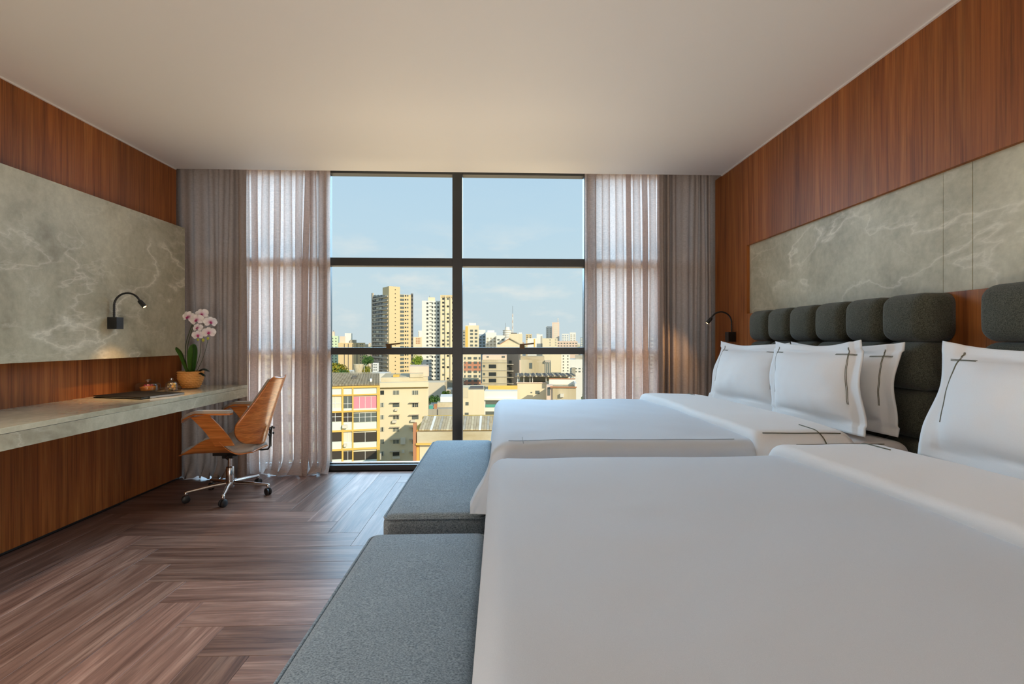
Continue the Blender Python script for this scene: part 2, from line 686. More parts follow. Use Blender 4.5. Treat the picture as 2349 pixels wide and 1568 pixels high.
# right wall: veneer round a recessed field of stone slabs
wr = struct('wall_right', MB().box(2.05, 2.25, BK, 4.8, -.05, 2.9), PLASTER)
MB().box(XR, 2.05, BK, 4.36, 1.918, CZ).build('upper_veneer', WALNUT, wr)
MB().box(XR, 2.05, 3.795, 4.36, 0.0, 1.918).build('side_veneer', WALNUT, wr)
MB().box(XR, 2.05, BK, 3.795, 0.0, 1.392).build('lower_veneer', WALNUT, wr)
for a, b in ((2.107, 3.793), (1.972, 2.105), (0.60, 1.969), (-0.8, .597), (BK, -.803)):
    MB().box(XR + .022, 2.05, a, b, 1.392, 1.918).build('stone_slab', STONE, wr, bevel=.001)
MB().box(XR + .03, 2.05, BK, 3.795, 1.3925, 1.9175).build('slab_backing', BLACK, wr)

# window: four bays from floor to the recess, dark aluminium
win = struct('window_1', MB().box(-2.86, 2.05, WY + .045, WY + .10, -.05, 0.0), FRAME)


def wpart(name, *b, mat=FRAME, bev=0.002):
    return MB().box(*b).build(name, mat, win, bevel=bev)


MX = (-2.80, -1.600, -0.391, 0.822, 2.02)
for i, x in enumerate(MX):
    hw = .045
    wpart('mullion', x - hw, x + hw, WY, WY + .10, 0.0, 2.86)
for i in range(4):
    a, b = MX[i] + .045, MX[i + 1] - .045
    wpart('transom', a, b, WY + .004, WY + .095, 1.864, 1.937)
    wpart('transom', a, b, WY + .004, WY + .095, 1.056, 1.120)
    wpart('head_rail', a, b, WY + .004, WY + .095, 2.703, 2.86)
    wpart('bottom_rail', a, b, WY + .004, WY + .095, 0.0, 0.050)
    for z0, z1 in ((0.05, 1.056), (1.12, 1.864), (1.937, 2.703)):
        MB().box(a, b, WY + .048, WY + .054, z0, z1).build('pane', PANE, win)
        # thin pale glazing bead round the pane
    bd = wpart('sill_strip', a, b, WY + .058, WY + .092, 0.050, 0.062, mat=SILVER)
for xh, sgn in ((-0.985, 1), (0.225, 1)):
    h = MB().box(xh - .045, xh + .0, WY - .022, WY + .004, 1.108, 1.150).box(xh - .02, xh + .0, WY - .03, WY - .02, 1.12, 1.147)
    h.prism([(xh - .045, 1.137), (xh + .085, 1.150), (xh + .085, 1.164), (xh - .045, 1.152)], 'y', WY - .05, WY - .03)
    h.build('handle', simple('bronze_handle', (0.10, 0.055, 0.018), 0.4, 0.6), win)


# ------------------------------------------------------------------ curtains
def curtain(name, label, x0, x1, yc, z0, z1, folds, amp, seed, mat, omega=0.25, res=26, flare=0.0, lean=0.0, free=(0.0, 1.0)):
    rnd = random.Random(seed)
    n = folds
    wts = [rnd.uniform(0.4, 1.7) for _ in range(n)]
    tot = sum(wts)
    cum = [0]
    for w in wts:
        cum.append(cum[-1] + w / tot)
    amps = [amp * rnd.uniform(0.55, 1.25) for _ in range(n + 1)]
    drift = [rnd.uniform(-1, 1) for _ in range(n + 1)]
    drift2 = [rnd.uniform(-1, 1) for _ in range(n + 1)]
    xw = (x1 - x0) / n
    nz = 44

    def fn(s, t):
        k = min(int(s * n), n - 1)
        ph = s * n - k
        # s runs evenly per fold; the fold widths differ
        base = cum[k] + (cum[k + 1] - cum[k]) * ph
        a = amps[k] * (1 - ph) + amps[k + 1] * ph
        dr = drift[k] * (1 - ph) + drift[k + 1] * ph
        d2 = drift2[k] * (1 - ph) + drift2[k + 1] * ph
        tt = 1 - (1 - t) ** 1.0
        z = z1 + (z0 - z1) * tt
        down = tt
        ang = 2 * pi * ph
        x = x0 + (x1 - x0) * base + omega * xw * sin(2 * ang) * (0.6 + 0.4 * down) + dr * xw * 0.45 * sin(down * 2.3 + d2) * sin(pi * s)
        y = yc + a * (0.75 + 0.35 * down) * cos(ang) + 0.008 * sin(z * 3 + s * 17) + lean * down
        if flare and z < 0.16:
            q = (0.16 - z) / 0.16 * max(0, min(1, (s - free[0]) * 8)) * max(0, min(1, (free[1] - s) * 8))
            q = max(q, 0.0)
            y -= flare * q * q * (0.5 + 0.5 * sin(s * n * 5.1 + seed)) * 0.9
            x += 0.03 * q * q * sin(s * n * 7.3 + 2 * seed)
            z += 0.02 * q * q * sin(s * n * 9.7 + seed)
            z = max(z, 0.004)
        return (x, y, z)
    mb = MB().grid(fn, n * res // 1, nz)
    o = mb.build(name, mat, None, smooth=2, label=label, cat='curtain')
    return o


curtain('blackout_curtain', 'opaque taupe curtain hanging beside the left wood wall behind the orchid', -2.845, -2.205, 4.404, 0.006, 2.80, 7, 0.034, 11, DRAPE, 0.08, 22, flare=0.10)
curtain('sheer_curtain', 'translucent pinkish linen sheer gathered left of the window behind the chair', -2.300, -1.525, 4.530, 0.006, 2.80, 9, 0.036, 5, SHEER, 0.33, 26, flare=0.13, free=(.2, 1.2))
curtain('sheer_curtain', 'translucent linen sheer gathered right of the window behind the far bed', 0.778, 1.530, 4.530, 0.006, 2.80, 9, 0.036, 23, SHEER, 0.33, 26, flare=0.10, free=(-.2, .75))
curtain('blackout_curtain', 'opaque taupe curtain hanging beside the right wood wall behind the pillows', 1.425, 2.03, 4.404, 0.006, 2.80, 8, 0.034, 31, DRAPE, 0.08, 22, flare=0.08)

# ------------------------------------------------------------------ desk
DX, DZ = -2.15, 0.808
desk = thing('wall_desk', (-2.45, 3.0, 0.70), 'long floating grey stone desk fixed along the left wall', 'desk')


def dloc(mb):
    mb.v = [(x + 2.45, y - 3.0, z - 0.70) for x, y, z in mb.v]
    return mb


dloc(MB().box(-2.738, DX, 0.2, 4.335, DZ - .026, DZ)).build('top_slab', STONEP, desk, bevel=.0015)
dloc(MB().box(DX - .03, DX - .001, 0.2, 4.334, DZ - .100, DZ - .0275)).build('front_apron', STONE, desk, bevel=.001)
dloc(MB().box(-2.738, DX - .03, 4.306, 4.334, DZ - .100, DZ - .0275)).build('end_apron', STONE, desk, bevel=.001)
dloc(MB().box(-2.738, DX - .03, 0.2, 4.306, DZ - .085, DZ - .0265)).build('carcass', PLASTIC, desk)

# unseen downlights added as fill over the walkway, short of the visible ceiling
FILL_LED = new_mat('fill_downlight_led')[0]
_b = FILL_LED.node_tree.nodes['Principled BSDF']
_b.inputs['Emission Color'].default_value = (1.0, 0.92, 0.82, 1)
_b.inputs['Emission Strength'].default_value = 8.0
for i, (x, y, wd) in enumerate(((-1.75, 1.60, 'nearest the window'), (-1.75, 0.25, 'over the middle of the walkway'), (-1.75, -1.05, 'nearest the back wall'))):
    dlt = thing('fill_downlight', (x, y, CZ), 'unseen round ceiling downlight added as fill ' + wd, 'downlight', group='added fill downlights')
    MB().lathe([(.058, -.004), (.075, -.006), (.078, -.001), (.058, -.0005)], 28).build('ring', TRIMW, dlt, smooth=True)
    MB().lathe([(0, -.0012), (.057, -.0012), (.057, -.0022), (0, -.0022)], 28).build('fill_disc', FILL_LED, dlt)
    a = bpy.data.lights.new('fill_downlight_lamp', 'AREA')
    a.shape = 'DISK'
    a.size = .11
    a.energy = 7
    a.spread = radians(85)
    a.color = (1.0, 0.91, 0.80)
    o = bpy.data.objects.new('fill_downlight_lamp', a)
    COL.objects.link(o)
    o.parent = dlt
    o.location = (0, 0, -.012)

# two unseen glowing lanterns added behind the camera as fill light
FILL_PAPER = new_mat('fill_lantern_paper')[0]
_b = FILL_PAPER.node_tree.nodes['Principled BSDF']
_b.inputs['Base Color'].default_value = (0.9, 0.85, 0.75, 1)
_b.inputs['Emission Color'].default_value = (1.0, 0.93, 0.84, 1)
_b.inputs['Emission Strength'].default_value = 46.0
for x, y, wd in ((-0.75, -0.75, 'on the walkway side'), (0.95, -1.75, 'on the bed side')):
    ln = thing('fill_lantern', (x, y, 0), 'unseen round lantern lamp added behind the camera as fill ' + wd, 'lamp', group='added fill lanterns')
    r = .21
    MB().lathe([(r * sin(pi * q / 24) + .002, .55 - r * cos(pi * q / 24)) for q in range(25)], 40).build('fill_globe', FILL_PAPER, ln, smooth=True)
    MB().lathe([(.012, .02), (.012, .345)], 12).lathe([(0, 0), (.15, 0), (.15, .015), (.02, .02), (0, .02)], 28).build('stand', BLACK, ln, smooth=True)

# ------------------------------------------------------------------ wall lamps
GLOW = new_mat('lamp_led')[0]
_b = GLOW.node_tree.nodes['Principled BSDF']
_b.inputs['Emission Color'].default_value = (1.0, 0.62, 0.25, 1)
_b.inputs['Emission Strength'].default_value = 6.0


def wall_lamp(loc, sx, label, aimdown, power, cone=110):
    t = thing('reading_lamp', loc, label, 'lamp')
    MB().box(min(0, sx * .062), max(0, sx * .062), -.031, .031, -.04, .04).build('wall_box', BLACK, t, bevel=.002)
    pts = []
    x0 = .022
    for i in range(25):
        a = i / 24
        if a < .22:
            pts.append((sx * x0, 0, .04 + a / .22 * .075))
        else:
            b = (a - .22) / .78 * radians(158)
            pts.append((sx * (x0 + .088 * (1 - cos(b))), 0, .115 + .088 * sin(b)))
    neck = MB().tube(pts, .0058, 10)
    for i in range(1, 24):
        neck.tube([Vector(pts[i]), Vector(pts[i]).lerp(Vector(pts[i + 1]), .5)], .0068, 8)
    neck.build('gooseneck', BLACK, t, smooth=True)
    d = (Vector(pts[-1]) - Vector(pts[-2])).normalized()
    d = (d + Vector((sx * .35, 0, 0))).normalized()
    p = Vector(pts[-1]) - d * .004
    hd = MB().lathe([(.007, -.004), (.013, 0), (.0145, .012), (.0145, .055), (.012, .055), (.0115, .050)], 20, p, d).build('lamp_head', BLACK, t, smooth=True)
    MB().lathe([(.0108, .0485), (.0108, .0525)], 16, p, d).build('led', GLOW, hd)
    li = bpy.data.lights.new('lamp_spot', 'SPOT')
    li.energy = power
    li.color = (1.0, 0.58, 0.24)
    li.spot_size = radians(cone)
    li.spot_blend = 0.8
    li.shadow_soft_size = 0.012
    lo = bpy.data.objects.new('lamp_spot', li)
    COL.objects.link(lo)
    lo.parent = t
    lo.location = p + d * .062
    lo.rotation_euler = (d + Vector(aimdown)).to_track_quat('-Z', 'Y').to_euler()
    return t


wall_lamp((-2.62, 3.46, 1.302), 1, 'black gooseneck reading lamp on the stone slab above the desk', (-.75, 0, -.9), 15, 84)
wall_lamp((1.905, 4.00, 1.214), -1, 'black gooseneck reading lamp on the wood wall beside the far bed', (0, .5, 0), 11)

# ------------------------------------------------------------------ small things on the desk
# leather folder
fo = thing('leather_folder', (-2.440, 3.480, DZ), 'flat black leather folder lying on the stone desk', 'folder')
MB().box(-.20, .20, -.155, .155, 0, .005).build('back_cover', LEATHERB, fo, bevel=.0015)
MB().box(-.192, .192, -.147, .147, .0052, .010).build('pages', simple('paper', (0.6, 0.6, 0.58), 0.7), fo)
MB().box(-.20, .20, -.155, .155, .0102, .0155).build('front_cover', LEATHERB, fo, bevel=.0015)
MB().box(.2002, .2045, -.10, .15, .002, .0135).build('metal_edge', SILVER, fo, bevel=.001)
fo.rotation_euler = (0, 0, radians(-16))

# low glass dome with a tart
cl = thing('glass_cloche', (-2.632, 3.835, DZ), 'wide low glass cake dome standing over the red fruit tart', 'cloche')
R_, H_ = .079, .062
MB().lathe([(.0, 0), (R_ + .010, 0), (R_ + .013, .004), (R_ + .010, .007), (0, .007)], 40).build('plate', GLASSW, cl, smooth=True)
prof = [(R_, .0075), (R_, .040)] + [(R_ - .022 + .022 * cos(a), .040 + .022 * sin(a)) for a in [radians(d) for d in (20, 45, 70, 90)]] + [(.012, .0635), (.0, .064)]
dm = MB().lathe(prof, 40).build('dome', GLASSW, cl, smooth=True)
MB().lathe([(.006, .064), (.006, .070), (.017, .075), (.020, .082), (.017, .089), (.006, .091), (0, .091)], 24).build('knob', GLASSW, dm, smooth=True)
ta = thing('fruit_tart', (-2.632, 3.835, DZ + .0076), 'round orange tart topped with red fruit under the glass dome', 'tart')
MB().lathe([(0, 0), (.044, 0), (.052, .022), (.049, .023), (.047, .019), (0, .019)], 36).build('crust', simple('baked_crust', (0.90, 0.36, 0.07), 0.6), ta, smooth=True)
MB().lathe([(0, .0192), (.046, .0192), (.040, .026), (.020, .030), (0, .031)], 30).build('custard', simple('custard', (0.92, 0.34, 0.06), 0.35), ta, smooth=True)
red = simple('red_fruit', (0.62, 0.035, 0.07), 0.25)
rnd = random.Random(3)
for i in range(9):
    a = i * 2.4
    rr = .003 * i
    r = .0085
    c = (rr * cos(a), rr * sin(a), .034)
    MB().lathe([(r * sin(pi * q / 6) + 1e-5, -r * cos(pi * q / 6)) for q in range(7)], 10, c).build('berry', red, ta, smooth=True)

# small bell jar
bj = thing('glass_bell_jar', (-2.438, 3.80, DZ), 'small tall glass bell jar with sweets beside the wicker pot', 'jar')
MB().lathe([(0, 0), (.046, 0), (.049, .003), (.046, .006), (0, .006)], 32).build('plate', GLASSW, bj, smooth=True)
dm = MB().lathe([(.041, .0065), (.041, .045), (.038, .060), (.028, .071), (.014, .077), (0, .078)], 32).build('dome', GLASSW, bj, smooth=True)
MB().lathe([(.005, .078), (.006, .084), (.012, .086), (.012, .096), (.005, .098), (0, .098)], 20).build('knob', GLASSW, dm, smooth=True)
sw = [(0.85, 0.45, 0.10), (0.75, 0.62, 0.40), (0.25, 0.17, 0.06), (0.8, 0.55, 0.12), (0.5, 0.45, 0.35)]
for i in range(9):
    c = simple('sweet_%d' % i, sw[i % 5], 0.35)
    r = .011
    a = i * 2.4
    q = (.018 * cos(a), .018 * sin(a), .006 + .0115 + (i // 3) * .017)
    tt = thing('wrapped_sweet', (bj.location.x + q[0], bj.location.y + q[1], DZ + q[2] - .011), 'small sweet inside the glass bell jar', 'sweet', group='sweets in the bell jar')
    mm = MB().lathe([(r * sin(pi * k / 6) + 1e-5, r - r * cos(pi * k / 6)) for k in range(7)], 10)
    mm.build('sweet_body', c, tt, smooth=True)

# orchid in a wicker pot
op = thing('potted_orchid', (-2.432, 4.02, DZ), 'white and purple orchid in an orange wicker pot on the desk end', 'plant')


def pot():
    n, m = 144, 72
    V, Fc = [], []
    for j in range(m + 1):
        t = j / m
        z = .004 + .132 * t
        r = .058 + .034 * (1 - (1 - t) ** 2.4) - .004 * max(0, t - .6) / .4 + (.003 if t > .94 else 0)
        for i in range(n):
            a = 2 * pi * i / n
            row = t * 9
            w = sin(pi * (row % 1)) * (.35 + .65 * max(0, sin(a * 18 + int(row) * pi + row * .8))) - .4
            rr = r + .0055 * w
            V.append((rr * cos(a), rr * sin(a), z))
    for j in range(m):
        for i in range(n):
            Fc.append((j * n + i, j * n + (i + 1) % n, (j + 1) * n + (i + 1) % n, (j + 1) * n + i))
    b = len(V)
    V += [(.080 * cos(2 * pi * i / n), .080 * sin(2 * pi * i / n), .136) for i in range(n)]
    V += [(.077 * cos(2 * pi * i / n), .077 * sin(2 * pi * i / n), .105) for i in range(n)]
    for i in range(n):
        i2 = (i + 1) % n
        Fc.append((m * n + i, m * n + i2, b + i2, b + i))
        Fc.append((b + i, b + i2, b + n + i2, b + n + i))
    Fc.append(tuple(range(n - 1, -1, -1)))
    mb = MB()
    mb.v, mb.f = V, Fc
    return mb


pt = pot().build('wicker_pot', simple('wicker', (0.72, 0.33, 0.085), 0.5), op, smooth=2)
MB().lathe([(0, .085), (.076, .085), (.076, .112), (.05, .118), (0, .119)], 24).build('moss', simple('moss', (0.06, 0.075, 0.02), 0.95), op)
LEAF = simple('orchid_leaf', (0.045, 0.125, 0.018), 0.35)
STEM = simple('orchid_stem', (0.045, 0.06, 0.018), 0.5)


def leaf(base, pts, width, mat=LEAF, name='leaf', side=(1, 0, 0)):
    """blade swept along pts (relative), with a mid rib crease"""
    P = [Vector(p) + Vector(base) for p in pts]
    S = Vector(side).normalized()
    n = 14

    def pos(t):
        k = t * (len(P) - 1)
        i = min(int(k), len(P) - 2)
        f = k - i
        p0, p1 = P[max(i - 1, 0)], P[i]
        p2, p3 = P[i + 1], P[min(i + 2, len(P) - 1)]
        return 0.5 * ((2 * p1) + (p2 - p0) * f + (2 * p0 - 5 * p1 + 4 * p2 - p3) * f * f + (3 * p1 - p0 - 3 * p2 + p3) * f ** 3)

    def fn(lift):
        def q(s, t):
            c = pos(s)
            tan = (pos(min(s + .02, 1)) - pos(max(s - .02, 0))).normalized()
            sd = (S - tan * S.dot(tan)).normalized()
            up = sd.cross(tan)
            w = width * (0.30 + 0.70 * sin(pi * min(1, s * 0.62 + .12))) * (1 - max(0, (s - .72) / .28) ** 2.2) ** .5 if s < .9999 else 0.001
            e = (t - .5) * 2
            return c + sd * (e * w / 2) + up * (abs(e) ** 1.4 * w * .16 + lift)
        return q
    mb = MB().grid(fn(0), n, 6).grid(fn(-.0018), n, 6)
    return mb.build(name, mat, op, smooth=2)


leaf((-.012, 0, .11), [(0, 0, 0), (-.03, -.01, .10), (-.05, -.02, .17), (-.085, -.03, .215)], .058, side=(.8, -.5, .3))
leaf((.012, -.01, .11), [(0, 0, 0), (.006, -.02, .09), (.018, -.03, .17), (.030, -.035, .232)], .060, side=(.9, -.4, 0))
leaf((.0, .02, .11), [(0, 0, 0), (-.005, .02, .10), (-.006, .03, .18), (-.016, .035, .24)], .055, side=(1, .3, 0))
leaf((.04, -.01, .115), [(0, 0, 0), (.05, -.01, .035), (.09, -.02, .040), (.128, -.03, .02)], .046, simple('dark_leaf', (.014, .022, .008), .5), side=(0, 1, 0))
leaf((.05, .0, .112), [(0, 0, 0), (.03, -.02, .012), (.06, -.03, .004), (.085, -.04, -.016)], .030, MATS['dark_leaf'], side=(0, 1, .2))


def stemtube(pts, r=.0028, name='stem', mat=STEM):
    P = [Vector(p) for p in pts]
    out = []
    for i in range(len(P) - 1):
        p0, p1, p2, p3 = P[max(i - 1, 0)], P[i], P[i + 1], P[min(i + 2, len(P) - 1)]
        for k in range(6):
            f = k / 6
            out.append(0.5 * ((2 * p1) + (p2 - p0) * f + (2 * p0 - 5 * p1 + 4 * p2 - p3) * f * f + (3 * p1 - p0 - 3 * p2 + p3) * f ** 3))
    out.append(P[-1])
    return MB().tube(out, r, 7).build(name, mat, op, smooth=True)


# flower positions from the pot's axis: (x, z) seen from the room, y depth by hand
def at_pot(u, v, y):
    d = ray(u, v)
    Yw = 4.02 + y
    t = Yw / d.y
    return Vector((d.x * t + 2.432, y, EYE + d.z * t - DZ))


FL = [(432, 727, -.03, 1.0), (451, 734, -.05, 1.0), (463, 721, -.01, .95), (473, 734, .0, .8), (483, 739, -.02, .95), (453, 752, -.05, .75), (454, 769, -.04, .8), (479, 763, -.03, .95), (466, 762, .0, .7)]
stemtube([(-.02, 0, .11), (-.040, 0, .24), (-.028, -.01, .36), at_pot(441, 745, -.02), at_pot(452, 735, -.03), at_pot(465, 728, -.01)], .0034)
stemtube([(-.01, .0, .11), (-.030, .01, .22), (-.022, 0, .34), at_pot(444, 741, -.01), at_pot(436, 732, -.02)], .0034)
stemtube([(.02, .0, .11), at_pot(458, 815, -.01), at_pot(461, 785, -.01), at_pot(462, 755, -.01), at_pot(470, 740, 0)], .0022)
stemtube([(.035, .0, .11), at_pot(464, 825, -.02), at_pot(472, 800, -.02), at_pot(477, 778, -.02)], .0018)
PETAL = new_mat('orchid_petal')[0]
_nt = PETAL.node_tree
_bb = _nt.nodes['Principled BSDF']
_tc = _nt.nodes.new('ShaderNodeTexCoord')
_ln = _nt.nodes.new('ShaderNodeVectorMath')
_ln.operation = 'LENGTH'
_nt.links.new(_tc.outputs['Object'], _ln.inputs[0])
_rr = ramp(_nt, [(0.0, (0.62, 0.12, 0.30)), (0.008, (0.70, 0.32, 0.46)), (0.017, (0.88, 0.76, 0.79)), (0.03, (0.90, 0.84, 0.82))])
_nt.links.new(_ln.outputs['Value'], _rr.inputs[0])
_nt.links.new(_rr.outputs[0], _bb.inputs['Base Color'])
_bb.inputs['Roughness'].default_value = 0.6
LIP = simple('orchid_lip', (0.42, 0.02, 0.14), 0.5)


def flower_mesh():
    mb = MB()
    for k, (ang, ln, wd, z) in enumerate(((90, .036, .030, -.002), (210, .034, .026, -.003), (330, .034, .026, -.003), (20, .040, .048, .002), (160, .040, .048, .002))):
        a = radians(ang)

        def fn(s, t, a=a, ln=ln, wd=wd, z=z):
            r = .003 + ln * s
            w = wd * sqrt(max(0, 1 - (2 * s - 1.05) ** 2 / 1.1)) * (0.45 + .55 * min(1, s * 2.2)) * .5
            e = (t - .5) * 2
            x, y = r, e * w
            zz = z + .010 * s * s - .006 * e * e * s
            return (x * cos(a) - y * sin(a), zz, x * sin(a) + y * cos(a))
        mb.grid(fn, 8, 6)
    return mb


fmesh, lmesh = None, None
for i, (u, v, y, sc) in enumerate(FL):
    p = at_pot(u, v, y)
    if fmesh is None:
        fo_ = flower_mesh().build('flower', PETAL, op, smooth=2)
        fmesh = fo_.data
        lp = MB().grid(lambda s, t: ((t - .5) * .016 * sin(pi * min(1, s + .15)), -.004 - .010 * sin(pi * s * .8), .002 - .018 * s), 6, 4).lathe([(1e-4, -.004), (.003, -.002), (.004, .001), (1e-4, .004)], 8, (0, -.006, .002)).build('lip', LIP, fo_, smooth=2)
        lmesh = lp.data
    else:
        fo_ = put(bpy.data.objects.new('flower', fmesh), op)
        lp = put(bpy.data.objects.new('lip', lmesh), fo_)
    fo_.location = p
    fo_.scale = (sc * 1.22,) * 3
    rnd2 = random.Random(i + 40)
    fo_.rotation_euler = (rnd2.uniform(-.3, .25), rnd2.uniform(-.35, .35), rnd2.uniform(-.1, .9))
BUD = simple('orchid_bud', (0.50, 0.50, 0.06), 0.45)
for (u, v, y, r) in ((454, 779, -.05, .0085), (466, 780, -.04, .011), (477, 776, -.03, .010)):
    p = at_pot(u, v, y)
    MB().lathe([(1e-4, -r * 1.2), (r * .6, -r * .85), (r, 0), (r * .7, r * .9), (1e-4, r * 1.25)], 12, p).build('bud', BUD, op, smooth=True)

# ------------------------------------------------------------------ office chair (faces -x, towards the desk)
ch = thing('office_chair', (-2.065, 3.900, 0), 'curved orange plywood swivel chair with chrome star base at the desk', 'chair')


def seat_fn(off, inset):
    def fn(s, t):
        x = -.275 + inset + (.505 - inset * 1.2) * s
        e = (t - .5) * 2
        hw = (.215 + .025 * sin(pi * min(1, s * 1.1))) - inset * .55
        if s < .14:
            hw *= .72 + .28 * sqrt(1 - ((.14 - s) / .14) ** 2)
        if s > .70:
            hw *= 1 - .45 * ((s - .70) / .30) ** 1.6
        base = .352 - .006 * sin(pi * s) - .006 * (max(0, .2 - s) / .2) ** 1.5
        up = min(1, s / .55)
        lift = .130 * up * up * (3 - 2 * up) if s < .55 else .130 * (.5 + .5 * cos(pi * min(1, (s - .55) / .34)))
        z = base + lift * abs(e) ** 4.5 + off * (1 - .5 * abs(e) ** 6)
        return (x, e * hw * (1 + .03 * abs(e)), z)
    return fn


def shell(f, g, nu, nv):
    """two sheets f and g joined along the rim"""
    mb = MB().grid(f, nu, nv)
    b = len(mb.v)
    mb.grid(g, nu, nv)
    st = nv + 1
    rim = [i * st for i in range(nu + 1)] + [nu * st + j for j in range(1, nv + 1)] + [i * st + nv for i in range(nu - 1, -1, -1)] + [j for j in range(nv - 1, 0, -1)]
    for i in range(len(rim)):
        a, c = rim[i], rim[(i + 1) % len(rim)]
        mb.f.append((a, c, c + b, a + b))
    return mb


shell(seat_fn(0, 0), seat_fn(.013, 0), 36, 28).build('seat_shell', PLY, ch, smooth=2)
shell(seat_fn(.014, .012), lambda s, t: tuple(Vector(seat_fn(.046, .016)(s, t)) - Vector((0, 0, .006 * (abs(sin(s * pi * 5)) < .16)))), 60, 28).build('seat_cushion', SEATFAB, ch, smooth=2)


def back_fn(off):
    def fn(s, t):
        e = (t - .5) * 2
        z = .395 + .510 * s
        # half width: broad low wings, narrowing to the top
        if s < .34:
            q = (.34 - s) / .34
            hw = .075 + .158 * sqrt(max(0, 1 - q ** 1.8))
        else:
            hw = .233 - .118 * ((s - .34) / .66) ** 1.05
        if s > .95:
            hw *= 1 - .18 * ((s - .95) / .05) ** 2
        x = .252 + .115 * s + .035 * s * s
        wrap = (.150 - .085 * s)
        x -= wrap * (hw / .233) ** 1.5 * abs(e) ** 2.0 + off
        y = e * hw
        z += .012 * abs(e) ** 2
        return (x, y, z)
    return fn


shell(back_fn(0), back_fn(.012), 36, 26).build('backrest_shell', PLY, ch, smooth=2)


def back_cush(off):
    f0 = back_fn(off)
    return lambda s, t: f0(.03 + s * .94, .045 + t * .91)


shell(back_cush(.0125), back_cush(.042), 36, 24).build('backrest_cushion', SEATFAB, ch, smooth=2)
for sgn in (-1, 1):
    # slanting plywood panel from the seat edge up to the arm pad
    A = [Vector((.020, sgn * .226, .425)), Vector((.150, sgn * .218, .428)), Vector((-.010, sgn * .258, .656)), Vector((-.135, sgn * .258, .640))]
    nrm = (A[1] - A[0]).cross(A[3] - A[0]).normalized() * .011
    if nrm.y * sgn < 0:
        nrm = -nrm
    mb = MB()
    nn = 10

    def pf(s, t, A=A):
        lo = A[0].lerp(A[1], t)
        hi = A[3].lerp(A[2], t)
        p = lo.lerp(hi, s)
        # slight forward sweep
        p = p + Vector((.018 * sin(pi * s), sgn * .006 * sin(pi * s), 0))
        return p
    shell(pf, lambda s, t: pf(s, t) + nrm, nn, 4).build('arm_panel', PLY, ch, smooth=True)

    def armc(s):
        x = -.195 + .345 * s
        z = .652 + .022 * min(1, s / .3) ** .8 - .034 * max(0, (.3 - s) / .3) ** 1.6
        return Vector((x, sgn * .262, z))

    def arm_ring(z0, z1, wid):
        mb = MB()
        n = 20
        V = []
        for i in range(n + 1):
            s = i / n
            c = armc(s)
            w = wid * (1 - max(0, (.06 - s) / .06) ** 2 * .5) * (1 - max(0, (s - .95) / .05) ** 2 * .35)
            for (yy, zz) in ((-w, z0), (w, z0), (w * .92, z1), (0, z1 + (z1 - z0) * .12), (-w * .92, z1)):
                V.append(c + Vector((0, yy, zz)))
        Fc = []
        for i in range(n):
            for k in range(5):
                Fc.append((i * 5 + k, i * 5 + (k + 1) % 5, (i + 1) * 5 + (k + 1) % 5, (i + 1) * 5 + k))
        Fc.append((0, 1, 2, 3, 4))
        Fc.append(tuple(n * 5 + k for k in range(5)))
        return mb.add(V, Fc)
    ar = arm_ring(-.018, -.006, .033).build('armrest', PLY, ch, smooth=True)
    arm_ring(-.0055, .013, .032).build('pad', SEATFAB, ar, smooth=True)
# bracket
MB().tube([(.16, 0, .352), (.24, 0, .348), (.285, 0, .352), (.300, 0, .375), (.312, 0, .50), (.318, 0, .53)], .007, 8).box(.300, .306, -.016, .016, .37, .52).build('back_bracket', BLACK, ch, smooth=True)
bolt = MB()
for z in (.47, .51):
    for y in (-.035, .035):
        bolt = MB().lathe([(.009, 0), (.009, .006), (.004, .010)], 10, (.300 + (z - .4) * .1, y, z), (1, 0, 0))
        bolt.build('bolt', BLACK, ch)
MB().box(-.09, .09, -.075, .075, .318, .352).box(-.04, .04, -.04, .04, .29, .318).build('tilt_mechanism', BLACK, ch, bevel=.004)
MB().tube([(.02, -.07, .33), (.06, -.17, .325), (.09, -.20, .322)], .005, 6).build('lever', BLACK, ch)
MB().lathe([(.014, .20), (.014, .30)], 18).build('gas_lift', CHROME, ch, smooth=True)
MB().lathe([(.026, .10), (.028, .11), (.028, .215), (.024, .222), (.018, .224)], 22).build('column', CHROME, ch, smooth=True)
MB().lathe([(.020, .055), (.030, .065), (.034, .085), (.034, .108), (.028, .114)], 22).build('hub', CHROME, ch, smooth=True)
whl = None
for k in range(5):
    a = radians(1.0 + 72 * k)
    c, s_ = cos(a), sin(a)
    P = lambda r, z: (c * r, s_ * r, z)
    lg = MB().tube([P(.02, .098), P(.12, .092), P(.24, .080), P(.283, .076)], [.017, .015, .012, .011], 10)
    lg.lathe([(.011, .056), (.012, .060), (.012, .080), (.008, .084)], 12, P(.283, 0))
    lo = lg.build('star_leg', CHROME, ch, smooth=True)
    cs = MB()
    w = Vector((-s_, c, 0)) if k % 2 else Vector((cos(a + .9), sin(a + .9), 0))
    base = Vector(P(.283, .027))
    for sg in (-1, 1):
        cs.lathe([(.005, .003), (.024, .003), (.027, .006), (.027, .016), (.022, .020), (.005, .020)], 20, base, w * sg)
    cs.tube([base + Vector((0, 0, .0)), base + Vector((0, 0, .032))], .006, 8)
    cs.build('caster', PLASTIC, ch, smooth=True)

